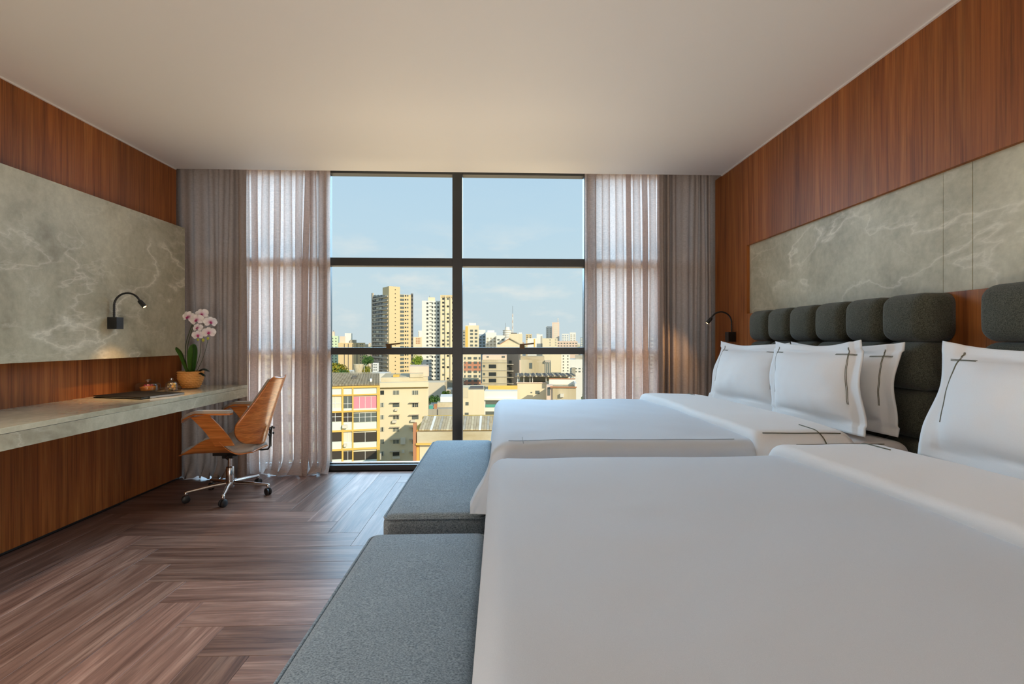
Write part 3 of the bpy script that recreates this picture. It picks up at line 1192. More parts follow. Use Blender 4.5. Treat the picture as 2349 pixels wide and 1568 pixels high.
# ------------------------------------------------------------------ benches
def bench(y0, y1, label):
    t = thing('foot_bench', (-.262, (y0 + y1) / 2, 0), label, 'bench', group='upholstered benches at the bed feet')
    hy = (y1 - y0) / 2

    def crown(p, c):
        if p.z > .42:
            p.z += .010 * (1 - c.x ** 2) * (1 - c.y ** 4)
        return p
    seat = MB().rbox(-.215, .215, -hy, hy, .325, .480, .040, 4, 8, crown).build('seat_cushion', BENCH, t, smooth=2)
    loop = []
    r = .04
    for cx, cy, a0 in ((.215 - r, hy - r, 0), (-.215 + r, hy - r, 90), (-.215 + r, -hy + r, 180), (.215 - r, -hy + r, 270)):
        for k in range(7):
            a = radians(a0 + 15 * k)
            loop.append((cx + (r - .004) * cos(a), cy + (r - .004) * sin(a), .4655))
    MB().tube(loop, .0042, 8, True).build('piping', BENCH, seat, smooth=2)
    MB().rbox(-.205, .205, -hy + .01, hy - .01, .05, .327, .012, 2).build('base', BENCH, t, smooth=2)
    for sx in (-1, 1):
        for sy in (-1, 1):
            MB().box(sx * .18 - .02, sx * .18 + .02, sy * (hy - .08) - .02, sy * (hy - .08) + .02, 0, .052).build('foot', BLACK, t)
    return t


bench(2.030, 3.573, 'long grey-blue upholstered bench at the foot of the far bed by the window')
bench(0.30, 1.868, 'long grey-blue upholstered bench at the foot of the near bed in the foreground')


# ------------------------------------------------------------------ headboards
def headboard(y0, n, label):
    w = .2455
    t = thing('headboard', (XR, y0 + n * w / 2, 0), label, 'headboard', group='channelled headboards')
    x0 = -n * w / 2
    D = .155
    MB().box(-.035, -.004, x0 + .06, -x0 - .06, .05, 1.33).build('back_board', BLACK, t)
    me = None
    rows = [(1.182, 1.392), (.972, 1.182), (.762, .972), (.552, .762), (.20, .552)]
    for ri, (z0, z1) in enumerate(rows):
        h = z1 - z0

        def puff(p, c):
            if p.x < -.06:
                p.x -= .020 * (1 - c.y ** 2) * (1 - c.z ** 2)
            p.x = min(p.x, -.002)
            return p
        first = None
        for k in range(n):
            if first is None:
                mb = MB().rbox(-D + .012, .052, -w / 2 + .0005, w / 2 - .0005, -h / 2 + .0005, h / 2 - .0005, .052, 4, 3, puff)
                o = mb.build('cushion', HEADB, t, smooth=2)
                first = o.data
            else:
                o = put(bpy.data.objects.new('cushion', first), t)
            o.location = (0, x0 + (k + .5) * w, (z0 + z1) / 2)
    return t


headboard(2.020, 6, 'charcoal channelled headboard behind the three pillows of the far bed')
headboard(0.322, 6, 'charcoal channelled headboard at the right edge behind the near bed')


# ------------------------------------------------------------------ beds
def drape_fn(y0, y1, top, off, rnd_seed, rx=.075, xfoot=0.035, foot_len=.20, side_len=.36, flares=(.05, .05)):
    """returns P(a, b): a = distance from the foot edge (negative = hanging), b = distance from the near edge, up to the width and beyond"""
    wid = y1 - y0
    r = rx + off

    def over(d, L, flare):
        # d = arc length past the edge -> (outward, drop)
        if d <= 0:
            return 0.0, 0.0
        q = pi * r / 2
        if d < q:
            a = d / r
            return r * sin(a), r * (1 - cos(a))
        e = d - q
        return r + flare * e, r + e * sqrt(max(.1, 1 - flare * flare))

    def P(a, b, flare=.06):
        ex = max(0.0, -a)
        eyn = max(0.0, -b)
        eyf = max(0.0, b - wid)
        corner = min(1, ex / .12) * min(1, (eyn + eyf) / .12)
        fx = .05 + (flares[0] * max(0, 1 - max(0, b) / .30) ** 2 + flares[1] * max(0, 1 - max(0, wid - b) / .30) ** 2) * min(1, ex / .25)
        ox, dx = over(ex, foot_len, fx)
        oyn, dyn = over(eyn, side_len, flare)
        oyf, dyf = over(eyf, side_len, flare)
        dy = max(dyn, dyf)
        drop = max(dx, dy) if corner < .01 else (dx ** 3 + dy ** 3) ** (1 / 3)
        lim = r + foot_len + (side_len - foot_len) * (1 - min(1, ex / .12))
        drop = min(drop, lim)
        x = xfoot + max(a, 0) - ox
        y = y0 + max(0, min(b, wid)) - oyn + oyf
        z = top + off - drop
        nv = noise.noise(Vector((x * 2.1 + rnd_seed, y * 2.1, 0))) * .008 + noise.noise(Vector((x * 6 + rnd_seed, y * 6, z * 4))) * .0035
        if drop < .02:
            z += nv
            # soft crown
            cy_ = (y - (y0 + y1) / 2) / (wid / 2)
            z += .008 * (1 - min(1, cy_ * cy_))
        elif drop > r * 1.2:
            k = min(1, (drop - r) / .15)
            if dy >= dx:
                sgn = -1 if eyn > 0 else 1
                y += sgn * k * (.008 * sin(x * 17 + rnd_seed) + nv)
            else:
                x -= k * (.004 * sin(y * 15 + rnd_seed) + nv * .6)
        return Vector((x, y, z))
    return P


def bed(y0, y1, label, dlabel, seed, flares=(.05, .05), group='double beds'):
    t = thing('double_bed', (.9, (y0 + y1) / 2, 0), label, 'bed', group=group)
    cy_ = (y0 + y1) / 2

    def loc(mb):
        mb.v = [(x - .9, y - cy_, z) for x, y, z in mb.v]
        return mb
    loc(MB().rbox(.06, 1.742, y0 + .015, y1 - .015, .09, .42, .02, 2)).build('box_base', HEADB, t, smooth=2)
    loc(MB().rbox(.05, 1.742, y0 + .004, y1 - .004, .42, .757, .055, 4, 2)).build('mattress', SHEET, t, smooth=2)
    loc(MB().tube([(.4, y0 + .006, .715), (1.0, y0 + .006, .715), (1.70, y0 + .006, .715)], .004, 6)).build('sheet_piping', SHEET, t, smooth=2)
    for x in (.15, 1.6):
        for y in (y0 + .12, y1 - .12):
            loc(MB().box(x - .03, x + .03, y - .03, y + .03, 0, .092)).build('leg', BLACK, t)
    # duvet
    P = drape_fn(y0 + .045, y1 - .045, .775, 0.0, seed, flares=flares)
    wid = y1 - y0 - .09
    d = thing('duvet', (.5, cy_, .775), dlabel, 'duvet', group='white duvets')

    def dl(mb):
        mb.v = [(x - .5, y - cy_, z - .775) for x, y, z in mb.v]
        return mb

    def fn(s, t_):
        a = -.315 + (1.30 + .315) * s
        b = -.46 + (wid + .92) * t_
        return P(a, b)
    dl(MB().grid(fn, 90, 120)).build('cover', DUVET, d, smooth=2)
    # turned-back head end: one thick fold lying on the cover
    Q = drape_fn(y0 + .045, y1 - .045, .775, .036, seed + 5)

    def ffn(s, t_):
        b = -.47 + (wid + .94) * t_
        wav = .022 * sin(b * 2.3 + seed) + .008 * sin(b * 7 + seed)
        if s < .16:
            # rolled front edge
            k = s / .16
            ang = pi * .5 * k
            p0 = P(.985 + wav, b)
            p1 = Q(.985 + wav + .030, b)
            e = 1 - cos(ang)
            lift = sin(ang)
            p = Vector((p0.x + (p1.x - p0.x) * e - .004 * sin(pi * k), p0.y + (p1.y - p0.y) * lift, p0.z + (p1.z - p0.z) * lift))
            return p
        k = (s - .16) / .84
        a = 1.015 + wav + .395 * k
        p = Q(a, b)
        if k > .88:
            q = (k - .88) / .12
            p0 = P(a, b)
            p = p.lerp(p0, q * q * .9)
        return p
    fo2 = dl(MB().grid(ffn, 60, 120)).build('turned_back_fold', WHITE, d, smooth=2)
    # embroidered lines of the fold: long line and short cross stroke near each side
    for b0, sg in ((.045, 1), (wid - .045, -1)):
        def line(pa, pb, n=24, r=.0021):
            pts = []
            for i in range(n + 1):
                f = i / n
                a = pa[0] + (pb[0] - pa[0]) * f
                b = pa[1] + (pb[1] - pa[1]) * f
                p = Q(a, b)
                pts.append(p + Vector((0, 0, .002)) + (Vector((0, -.003 * sg, 0)) if b * sg < (0 if sg > 0 else -wid) else Vector((0, 0, 0))))
            return dl(MB().tube(pts, r, 6))
        line((1.05, b0 - sg * .09), (1.38, b0 - sg * .09)).build('embroidery', THREAD, fo2, smooth=2)
        line((1.29, b0 - sg * .17), (1.29, b0 + sg * .05)).build('embroidery', THREAD, fo2, smooth=2)
    # fine stitched line round the foot end of the cover
    for b0, b1, a0, a1 in ((-.005, -.005, .0, .95), (-.03, .06, .06, .06)):
        pts = [P(a0 + (a1 - a0) * i / 40, b0 + (b1 - b0) * i / 40) + Vector((0, -.001, .0012)) for i in range(41)]
        dl(MB().tube(pts, .0011, 5)).build('stitch_line', simple('grey_thread', (.25, .27, .28), .7) if 'grey_thread' not in MATS else MATS['grey_thread'], d, smooth=2)
    return t


bed(2.030, 3.500, 'double bed with three pillows standing nearer the window', 'white duvet spread over the far bed by the window', 1.3, (.36, .05))
bed(0.300, 1.790, 'double bed filling the foreground nearest the camera', 'white duvet spread over the near bed in the foreground', 7.7, (.05, -.02))


# ------------------------------------------------------------------ pillows
def pillow(label, bl, br, tl, tr, thick=.15, seed=0, marks=((-1, 1), (1, 1)), bulge=1.0):
    """Oxford pillow from its four corner points (left/right as seen from the foot of the bed)"""
    bl, br, tl, tr = [Vector(q) for q in (bl, br, tl, tr)]
    base = (bl + br) / 2
    t = thing('bed_pillow', base, label, 'pillow', group='white Oxford pillows')
    ex = (br - bl).normalized()
    ez = ((tl + tr) / 2 - base).normalized()
    nrm = ex.cross(ez).normalized()
    if nrm.x > 0:
        nrm = -nrm
    W = (br - bl).length
    Hh = ((tl + tr) / 2 - base).length
    fl = .055

    def prof(s, q):
        # 0 on the flange, 1 in the middle
        def edge(c, L):
            d = min(c, 1 - c) * L - fl
            return max(0.0, min(1, d / (L / 2 - fl)))
        a, b = edge(s, W), edge(q, Hh)
        return (max(0, 1 - (1 - a) ** 2.6) ** .62) * (max(0, 1 - (1 - b) ** 2.4) ** .62)

    def surf(side):
        def fn(s, q):
            # sides pulled in a little, ears at the corners
            ss, qq = (s - .5) * 2, (q - .5) * 2
            pin = .022 * (1 - qq * qq) * ss * (abs(ss) ** 3)
            pinz = .030 * (1 - ss * ss) * abs(qq) ** 3 * (1 if qq > 0 else 0)
            p = bl.lerp(br, s).lerp(tl.lerp(tr, s), q)
            p = p - ex * pin * W * .5 - ez * pinz
            h = prof(s, q)
            th = thick * .5 * h * bulge
            wr = noise.noise(Vector((s * 5 + seed, q * 5, 0))) * .006 + noise.noise(Vector((s * 14 + seed, q * 9, 3))) * .0025
            flw = .010 * sin(s * 9 + seed) * (abs(qq) > .8) + .012 * sin(q * 8 + seed * 2) * (abs(ss) > .85)
            p = p + nrm * (side * (th + .0025) + wr * min(1, h * 3 + .15) * side + flw * (1 - min(1, h * 4)))
            return p - base
        return fn
    shell(surf(1), surf(-1), 56, 44).build('pillowcase', WHITE, t, smooth=2)
    f = surf(1)
    for sx, _ in marks:
        for (s0, q0, s1, q1) in ((.5 + sx * .40, .93, .5 + sx * .40, .30), (.5 + sx * .45, .845, .5 + sx * .30, .845)):
            for k in (-.5, .5):
                pts = []
                for i in range(31):
                    u = i / 30
                    ds = k * .0042 / W if s0 == s1 else 0
                    dq = k * .0042 / Hh if q0 == q1 else 0
                    pts.append(Vector(f(s0 + (s1 - s0) * u + ds, q0 + (q1 - q0) * u + dq)) + nrm * .0005)
                MB().tube(pts, .0013, 5).build('embroidery', THREAD, t, smooth=2)
    return t


pillow('white pillow with dark stitched lines nearest the window on the far bed',
       (1.475, 3.50, .775), (1.560, 2.720, .775), (1.62, 3.60, 1.180), (1.660, 2.830, 1.178), .15, 2.0)
pillow('white pillow with dark stitched lines in the middle of the far bed',
       (1.500, 2.735, .780), (1.540, 2.050, .778), (1.585, 2.850, 1.185), (1.590, 2.145, 1.190), .15, 5.0)
pillow('white pillow half hidden behind the middle pillow against the far headboard',
       (1.665, 2.80, .780), (1.665, 2.050, .780), (1.700, 2.86, 1.180), (1.705, 2.070, 1.182), .09, 8.0)
pillow('white pillow at the right edge of the picture on the near bed',
       (1.480, 1.720, .785), (1.480, .970, .785), (1.600, 1.735, 1.182), (1.600, .985, 1.182), .15, 3.0)


# ------------------------------------------------------------------ the city outside
GZ = -34.0


def facade(name, col, dirt=0.5, rough=0.85, stain=(0.35, 0.28, 0.16)):
    m, nt, b = new_mat(name)
    n1 = noise_tex(nt, coords(nt, (.9, .9, .35), 11.0), 1.0, 7, .65)
    r = ramp(nt, [(.52 - .1 * dirt, (0, 0, 0)), (.80, (dirt,) * 3)])
    nt.links.new(n1, r.inputs[0])
    c = mixc(nt, col, tuple(a * b2 * 1.6 for a, b2 in zip(col, stain)), r.outputs[0])
    nt.links.new(c, b.inputs['Base Color'])
    b.inputs['Roughness'].default_value = rough
    b.inputs['Specular IOR Level'].default_value = .15
    return m


CREAM = facade('cream_render', (.80, .70, .50), .25)
BEIGE = facade('beige_render', (.74, .58, .34), .12)
WHITER = facade('white_render', (.84, .82, .76), .12)
PINKR = facade('pinkish_render', (.80, .62, .50), .25)
BRICKR = facade('red_brick_render', (.58, .27, .17), .25)
GREYC = facade('grey_concrete', (.48, .45, .38), .65)
OLDC = facade('weathered_concrete', (.66, .58, .42), .8)
YELLOW = facade('yellow_render', (.80, .52, .14), .45)
MINT = facade('pale_mint_panel', (.72, .82, .74), .15)
GREENR = facade('pale_green_render', (.62, .74, .52), .15)
BLUER = facade('blue_grey_render', (.36, .44, .52), .2)
TILE = facade('roof_tile', (.52, .24, .13), .4)
CORR = facade('corrugated_roof', (.52, .44, .31), .7)
DARKC = facade('dark_concrete_and_shade', (.16, .15, .14), .3)  # also carries the painted shade of the shaded block's walls
SLABC = facade('balcony_slab', (.52, .45, .36), .3)
WGLASS = simple('dark_window', (.035, .04, .04), .2)
WGLASS2 = simple('grey_window', (.13, .15, .14), .25)
WPINK = simple('pink_blind', (.75, .28, .36), .6)
WPALE = simple('pale_blind', (.72, .70, .58), .6)
WTEAL = simple('teal_glass', (.10, .38, .32), .2)
WBROWN = simple('speckled_dark_glass', (.055, .045, .035), .35)
WWHITE = simple('white_frame', (.82, .82, .80), .6)
ACW = simple('air_conditioner_white', (.72, .68, .58), .6)

_cube = bpy.data.meshes.new('unit_block')
_mb = MB().box(0, 1, 0, 1, 0, 1)
_cube.from_pydata(_mb.v, [], _mb.f)
_cubes = {}


def cube_for(mat, name):
    k = (mat.name, name)
    if k not in _cubes:
        me = _cube.copy()
        me.name = name
        me.materials.append(mat)
        _cubes[k] = me
    return _cubes[k]


FOOT = []


class Bld:
    """a building whose nearest corner stands at pixel column uc and distance D; right face runs to column ur, left face to ul"""

    def __init__(s, name, label, D, phi, ul, uc, ur, vtop, mat, cat='building', depth=14.0, zb=None, body='walls'):
        d = ray(uc, PY)
        s.D = D
        if phi is None:
            phi = -math.degrees(math.atan(((uc if uc > 1147 else ur) - 1147) / F))
        s.phi = radians(phi)
        k = D / d.y
        s.C = Vector((d.x * k, D, 0))
        s.dr = Vector((cos(s.phi), sin(s.phi), 0))
        s.dl = Vector((-sin(s.phi), cos(s.phi), 0))
        s.t = thing(name, (s.C.x, s.C.y, GZ), label, cat, s.phi)
        s.Lr = s.sr(ur)[0]
        s.Ll = depth if ul is None else s.sl(ul)[0]
        if ul is None and s.Ll < 0:
            s.Ll = depth
        s.zt = s.zr(uc, vtop)
        s.zb = GZ if zb is None else s.zr(uc, zb)
        s.blk(body, 0, s.Lr, 0, s.Ll, s.zb, s.zt, mat)
        cs = [s.C + s.dr * a + s.dl * b for a in (-2, s.Lr + 2) for b in (-2, s.Ll + 16)]
        FOOT.append((min(c.x for c in cs), max(c.x for c in cs), min(c.y for c in cs), max(c.y for c in cs)))

    def isect(s, u, dirv):
        r = ray(u, PY)
        # C + a*dir = t*r
        det = dirv.x * (-r.y) - dirv.y * (-r.x)
        a = (-s.C.x * (-r.y) + s.C.y * (-r.x)) / det
        p = s.C + dirv * a
        t = p.y / r.y
        return a, t

    def sr(s, u):
        return s.isect(u, s.dr)

    def sl(s, u):
        return s.isect(u, s.dl)

    def zr(s, u, v):
        return EYE - (v - PY) / F * s.sr(u)[1]

    def zl(s, u, v):
        return EYE - (v - PY) / F * s.sl(u)[1]

    def blk(s, name, x0, x1, y0, y1, z0, z1, mat, parent=None, label=None):
        o = bpy.data.objects.new(name, cube_for(mat, name))
        o.location = (x0, y0, z0 - GZ)
        o.scale = (max(x1 - x0, .01), max(y1 - y0, .01), max(z1 - z0, .01))
        if parent is not None:
            # sub-part: undo the parent's scale
            o.parent = parent
            pl, ps = parent.location, parent.scale
            o.location = [(a - b) / c for a, b, c in zip((x0, y0, z0 - GZ), pl, ps)]
            o.scale = [a / b for a, b in zip(o.scale, ps)]
            return put(o, None, label)
        return put(o, s.t, label)

    def R(s, name, u0, u1, v0, v1, mat, proud=.12, inn=.05, parent=None):
        """block on the right (front) face covering columns u0..u1, rows v0..v1"""
        um = (u0 + u1) / 2
        return s.blk(name, s.sr(u0)[0], s.sr(u1)[0], -proud, inn, s.zr(um, v1), s.zr(um, v0), mat, parent)

    def Lf(s, name, u0, u1, v0, v1, mat, proud=.12, inn=.05):
        um = (u0 + u1) / 2
        return s.blk(name, -proud, inn, s.sl(u1)[0], s.sl(u0)[0], s.zl(um, v1), s.zl(um, v0), mat)

    def roof(s, name, u0, u1, v0, mat, depth=None, back=1.0, v1=None):
        """roof-top box standing on the roof behind the front face"""
        um = (u0 + u1) / 2
        z1 = s.zr(um, v0)
        z0 = s.zt if v1 is None else s.zr(um, v1)
        return s.blk(name, s.sr(u0)[0], s.sr(u1)[0], back, back + (depth or 6), z0, z1, mat)

    def wgrid(s, cols, rows, h, mat, name='window', proud=.06, mats=None, seed=0):
        rn = random.Random(seed)
        for v in rows:
            for (u0, u1) in cols:
                m = mat if not mats else rn.choice(mats)
                s.R(name, u0, u1, v - h / 2, v + h / 2, m, proud, .05)


def frange(a, b, st):
    r = []
    while a < b:
        r.append(a)
        a += st
    return r


put(MB().box(-1500, 1500, 12, 4000, GZ - 1, GZ).build('ground', facade('city_ground', (.20, .19, .14), .4)), kind='structure')

# --- A: low block with yellow concrete grid and mint panels
A = Bld('apartment_block', 'low apartment block with yellow concrete grid and pale mint panels behind the left sheer', 84, 13.6, None, 640, 871.5, 888, WPALE, depth=16)
for v0, v1 in ((886, 890.5), (905, 908.3), (942.5, 946.2), (987, 990.8), (1030, 1034), (1074, 1078)):
    A.R('beam', 640, 871.5, v0, v1, YELLOW, .35, .1)
for u0, u1 in ((699, 703), (722, 725), (784, 788), (808, 811), (864.5, 871.5)):
    A.R('post', u0, u1, 888, 1120, YELLOW, .30, .1)
bays = ((640, 699), (703, 722), (725, 784), (788, 808), (811, 864.5))
rows = ((909, 936, 936, 942.5), (946.5, 967, 968, 987), (991, 1013, 1013, 1030), (1034.5, 1054, 1054, 1074), (1078, 1100, 1100, 1120))
for i, (u0, u1) in enumerate(bays):
    A.R('panel', u0, u1, 890.5, 905, MINT, .12)
    for j, (w0, w1, p0, p1) in enumerate(rows):
        m = {(4, 0): WPINK, (2, 0): WPALE, (0, 0): WPALE, (3, 0): WGLASS2, (4, 1): WGLASS2, (2, 1): WBROWN, (3, 1): WBROWN, (3, 2): WPALE}.get((i, j), WBROWN if j > 1 else WGLASS2)
        w = A.R('window', u0, u1, w0, w1, m, .06)
        n = 1 if u1 - u0 < 25 else (3 if j < 2 else 1)
        for k in range(1, n + 1):
            uu = u0 + (u1 - u0) * k / (n + 1)
            A.R('muntin', uu - .45, uu + .45, w0, w1, WWHITE, .14, .0, w)
        if j < 2 and m is not WPINK:
            vv = w0 + (w1 - w0) * (.45 if j else .6)
            A.R('muntin', u0, u1, vv - .4, vv + .4, WWHITE, .13, .0, w)
        A.R('panel', u0, u1, p0, p1, MINT, .12)
for u0, u1, v0, v1 in ((786, 797, 973, 980), (789, 796, 1016, 1022)):
    A.R('air_conditioner', u0, u1, v0, v1, ACW, .9)
z0 = A.zt
x1 = A.Lr
rf = MB()
nn = 84
for i in range(nn):
    xa, xb = x1 * i / nn, x1 * (i + .55) / nn
    rf.add([(xa, -.5, z0 - GZ + .05), (xb, -.5, z0 - GZ + .05), (xb, 8, z0 - GZ + 1.55), (xa, 8, z0 - GZ + 1.55), (xa, -.5, z0 - GZ + .30), (xb, -.5, z0 - GZ + .30), (xb, 8, z0 - GZ + 1.80), (xa, 8, z0 - GZ + 1.80)],
           [(0, 3, 2, 1), (4, 5, 6, 7), (0, 1, 5, 4), (1, 2, 6, 5), (2, 3, 7, 6), (3, 0, 4, 7)])
rf.prism([(-.4, z0 - GZ), (8, z0 - GZ + 1.53), (16, z0 - GZ)], 'x', 0, x1)
rf.build('corrugated_roof', CORR, A.t)
A.roof('roof_hatch', 806, 815, 866, DARKC, 3, 3)
A.roof('water_tank', 848, 853, 870, WWHITE, 1.5, 1)

# --- B: cream block with hooded windows
B = Bld('apartment_block', 'cream apartment block with small hooded windows and air conditioners', 112, 8.4, None, 871.5, 983, 887, CREAM, depth=18)
B.R('parapet', 868, 983, 876, 887, CREAM, .9, 2)
B.R('cornice_band', 872, 983, 887, 889, YELLOW, .5, .1)  # yellow band under the parapet
Bc = [(872.5, 881), (901, 916), (945, 960)]
for j, v in enumerate((900, 928.3, 956.3, 984.3, 1012, 1040, 1068)):
    for i, (u0, u1) in enumerate(Bc):
        w = B.R('window', u0, u1, v - 4.8, v + 4.8, WGLASS2 if (i + j) % 3 else WGLASS, .05)
        for uu in (u0 + .8, (u0 + u1) / 2 - 2, (u0 + u1) / 2 + 2, u1 - .8):
            if (i * 3 + j) % 4:
                B.R('muntin', uu - .5, uu + .5, v - 4.8, v + 4.8, WPALE, .1, 0, w)
        if j > 0 and i > 0:
            B.R('hood', u0 - 6, u1 + 1, v - 6.2, v - 5.3, SLABC, .8)
for u0, u1, v0, v1 in ((906, 913, 936.5, 940.5), (900, 910, 963, 968.5), (942, 953, 962, 966), (919, 930, 1003, 1017), (922, 928, 1031, 1037), (901, 918, 1046, 1050), (866, 876, 1038, 1052)):
    B.R('air_conditioner', u0, u1, v0, v1, ACW, .8)
B.roof('roof_slab', 872, 982, 866, OLDC, 14, 1.5, 876)
B.roof('stair_house', 938, 984, 842, PINKR, 8, 4, 866)
B.roof('tiled_lean_to', 940, 971, 857, OLDC, 3, 1.2, 866)
B.roof('water_tank', 900, 914, 861, YELLOW, 3, 2.5, 866)

# --- C: ochre house with tiled roof in front
C_ = Bld('townhouse', 'old ochre house with a mossy tiled roof low beside the grey bench', 60, 0, None, 949, 1135, 986, YELLOW, depth=12)
C_.R('corner_pier', 949, 955.5, 969, 1100, TILE, .5, .3)
C_.R('stained_parapet', 958, 1135, 988, 1013, OLDC, .5, .3)
C_.R('ledge', 956, 1135, 1013, 1017, YELLOW, .7, .2)
C_.R('lower_wall', 963, 1135, 1019, 1100, CREAM, .08)
zt = C_.zt - GZ
for i in range(28):
    xa = C_.Lr * (.07 + .93 * i / 28)
    xb = C_.Lr * (.07 + .93 * (i + .92) / 28)
    MB().add([(xa, -.3, zt), (xb, -.3, zt), (xb, 3.6, zt + 1.0), (xa, 3.6, zt + 1.0), (xa, -.3, zt + .14), (xb, -.3, zt + .14), (xb, 3.6, zt + 1.14), (xa, 3.6, zt + 1.14)],
             [(0, 3, 2, 1), (4, 5, 6, 7), (0, 1, 5, 4), (1, 2, 6, 5), (2, 3, 7, 6), (3, 0, 4, 7)]).build('roof_sheet', (CORR, OLDC, CORR, GREYC, CORR, WHITER)[(i * 7 + i // 3) % 6], C_.t)
C_.roof('back_wall', 958, 1135, 966, YELLOW, .4, 3.7, 986)

# --- D: grey yard walls and sheds between
Dd = Bld('yard_building', 'grey concrete shed with stained walls left of the window mullion', 150, None, None, 983.5, 1040, 938, GREYC, depth=16)
Dd.R('pilaster', 1003, 1005, 938, 967, DARKC, .2)
Dd.roof('white_roof', 1009, 1038, 915, WWHITE, 8, 6, 927)
Dd.roof('shed_wall', 1002, 1040, 927, OLDC, 5, 4, 938)
Dd.roof('red_tank', 995, 1002, 927, TILE, 1.2, .6)
Dd.roof('blue_tank', 984, 993, 930, WTEAL, 1.2, .6)

# --- E: the tall beige tower
E_ = Bld('apartment_tower', 'tall beige apartment tower with dark glazed balconies on its left face', 415, 33, 853.6, 892, 947.5, 673.5, BEIGE)
E_.R('stair_core', 891.5, 916.7, 657, 1100, BEIGE, .8, 14)
E_.R('edge_strip', 942.8, 947.5, 673, 900, DARKC, .25, .3)
E_.roof('roof_tank', 905, 912, 656, DARKC, 3, 3, 658)
for v in frange(678.4, 880, 9.03):
    E_.R('window', 917.8, 927, v - 2.6, v + 2.6, WGLASS2, .1)
    E_.R('window', 928.7, 931.8, v - 2, v + 1.4, WGLASS, .1)
    E_.R('window', 933.3, 936.8, v - 2, v + 1.4, WGLASS2, .1)
    E_.R('window', 943.3, 946.6, v - 2.2, v + 2.2, WGLASS, .35)
for v in frange(664.5, 880, 9.1):
    E_.R('window', 904.9, 906.8, v - 1, v + 1, WGLASS, 1.0)
E_.Lf('glazed_face', 855.3, 891, 677, 900, DARKC, .05, .05)
for i, v in enumerate(frange(680, 885, 9.1)):
    E_.Lf('balcony', 855.5, 891, v + 1.2, v + 4.6, SLABC, 1.1, .1)
    rn = random.Random(i)
    for k in range(5):
        u0 = 857 + k * 6.8
        E_.Lf('window', u0, u0 + 5.4, v - 3.4, v + .8, rn.choice((WGLASS, WGLASS, WGLASS2, WGLASS2, WPALE)), .25, .1)
E_.Lf('edge_wall', 853.6, 856, 672, 900, SLABC, .6, .6)
E_.roof('penthouse', 895, 899, 667, SLABC, 14, 3, 674)

# --- F: white tower with cream ribbed wing, both behind the mullion's left
Fb = Bld('apartment_tower', 'white apartment tower with small paired windows left of the mullion', 440, 8, None, 968, 1010, 689.4, WHITER, depth=18)
Fb.wgrid([(978.3, 982.7), (990, 993.7), (996.6, 999.5), (1003, 1007)], frange(695.2, 905, 8.8), 4.2, WGLASS2, mats=(WGLASS, WGLASS2), seed=4)
for v in frange(692.6, 905, 8.8):
    Fb.R('hood', 985.5, 991, v - .6, v + .5, DARKC, .5)
Fb.roof('roof_house', 982, 998, 681, CREAM, 6, 3)
Fb.roof('antenna', 985, 985.7, 677, DARKC, .3, 4, 681)
F2 = Bld('apartment_tower', 'cream ribbed apartment tower seen beside and behind the window mullion', 436, 4, None, 1010, 1062, 677.7, CREAM, depth=18)
for u in (1010.2, 1021, 1033, 1046, 1058):
    F2.R('fin', u, u + 2.2, 678, 900, CREAM, 1.4, .2)
F2.wgrid([(1014.4, 1019.3), (1025, 1030), (1037, 1042), (1050, 1055)], frange(685, 905, 8.7), 4.4, WGLASS2, mats=(WGLASS, WGLASS2, WPALE), seed=8)
F2.R('crown', 1010, 1062, 677, 681, BEIGE, 1.0, .2)

# --- G, H: far left group
G1 = Bld('apartment_tower', 'pale green apartment tower on the far left skyline', 520, 15, None, 752, 775.5, 770, GREENR, depth=20)
G1.wgrid([(755, 757.5), (762, 764.5), (769, 772)], frange(776, 850, 6.6), 2.6, WGLASS2)
G1.roof('roof_house', 753, 767, 760, PINKR, 8, 3)
G1.roof('antenna', 764, 765, 757, DARKC, .5, 4, 760)
G2 = Bld('apartment_block', 'ochre and white stepped block on the far left skyline', 480, 10, None, 776, 833.5, 786, BEIGE, depth=20)
for u in (789, 798, 808, 818):
    G2.R('recess', u, u + 1.8, 788, 850, DARKC, .05, .1)
G2.wgrid([(826, 828), (830, 832)], frange(790, 850, 6), 2.4, WGLASS2)
G2.roof('upper_storey', 778, 790, 771, PINKR, 10, 4)
G2.roof('tower_top', 789, 804, 764, WHITER, 10, 6)
G2.roof('stair_house', 802, 815, 779, GREYC, 8, 3)
H1 = Bld('apartment_block', 'small ochre block with a window grid between the two tall towers', 560, None, None, 947.5, 968, 772.5, CREAM, depth=14)
H1.wgrid([(954, 957), (958, 961), (962, 964)], frange(776, 790, 3.6), 2.4, TILE)
H2 = Bld('apartment_block', 'thin white block just left of the white tower', 640, None, None, 959.5, 968, 758, WHITER, depth=14)
H2.R('side_band', 959.5, 961, 760, 800, GREYC, .3)

# --- left, behind the sheer
S1 = Bld('apartment_block', 'pale block glimpsed through the left sheer curtain above the chair', 260, None, None, 560, 668, 800, CREAM, depth=20)
S1.wgrid([(570 + 14 * i, 578 + 14 * i) for i in range(7)], frange(810, 960, 15), 7, WGLASS2)
S2 = Bld('apartment_tower', 'beige tower glimpsed through the left sheer curtain', 400, 10, None, 690, 735, 720, BEIGE, depth=18)
S2.wgrid([(695 + 9 * i, 700 + 9 * i) for i in range(4)], frange(728, 880, 9), 4, WGLASS2)

# --- J: right-hand skyline
def quick(name, label, D, u0, u1, vt, mat, cols=0, rows=(), h=3, wm=WGLASS2, phi=None, depth=14, wfrac=.55):
    b = Bld(name, label, D, phi, None, u0, u1, vt, mat, depth=depth)
    if cols:
        w = (u1 - u0) / cols
        b.wgrid([(u0 + w * (i + .5 - wfrac / 2), u0 + w * (i + .5 + wfrac / 2)) for i in range(cols)], rows, h, wm)
    return b


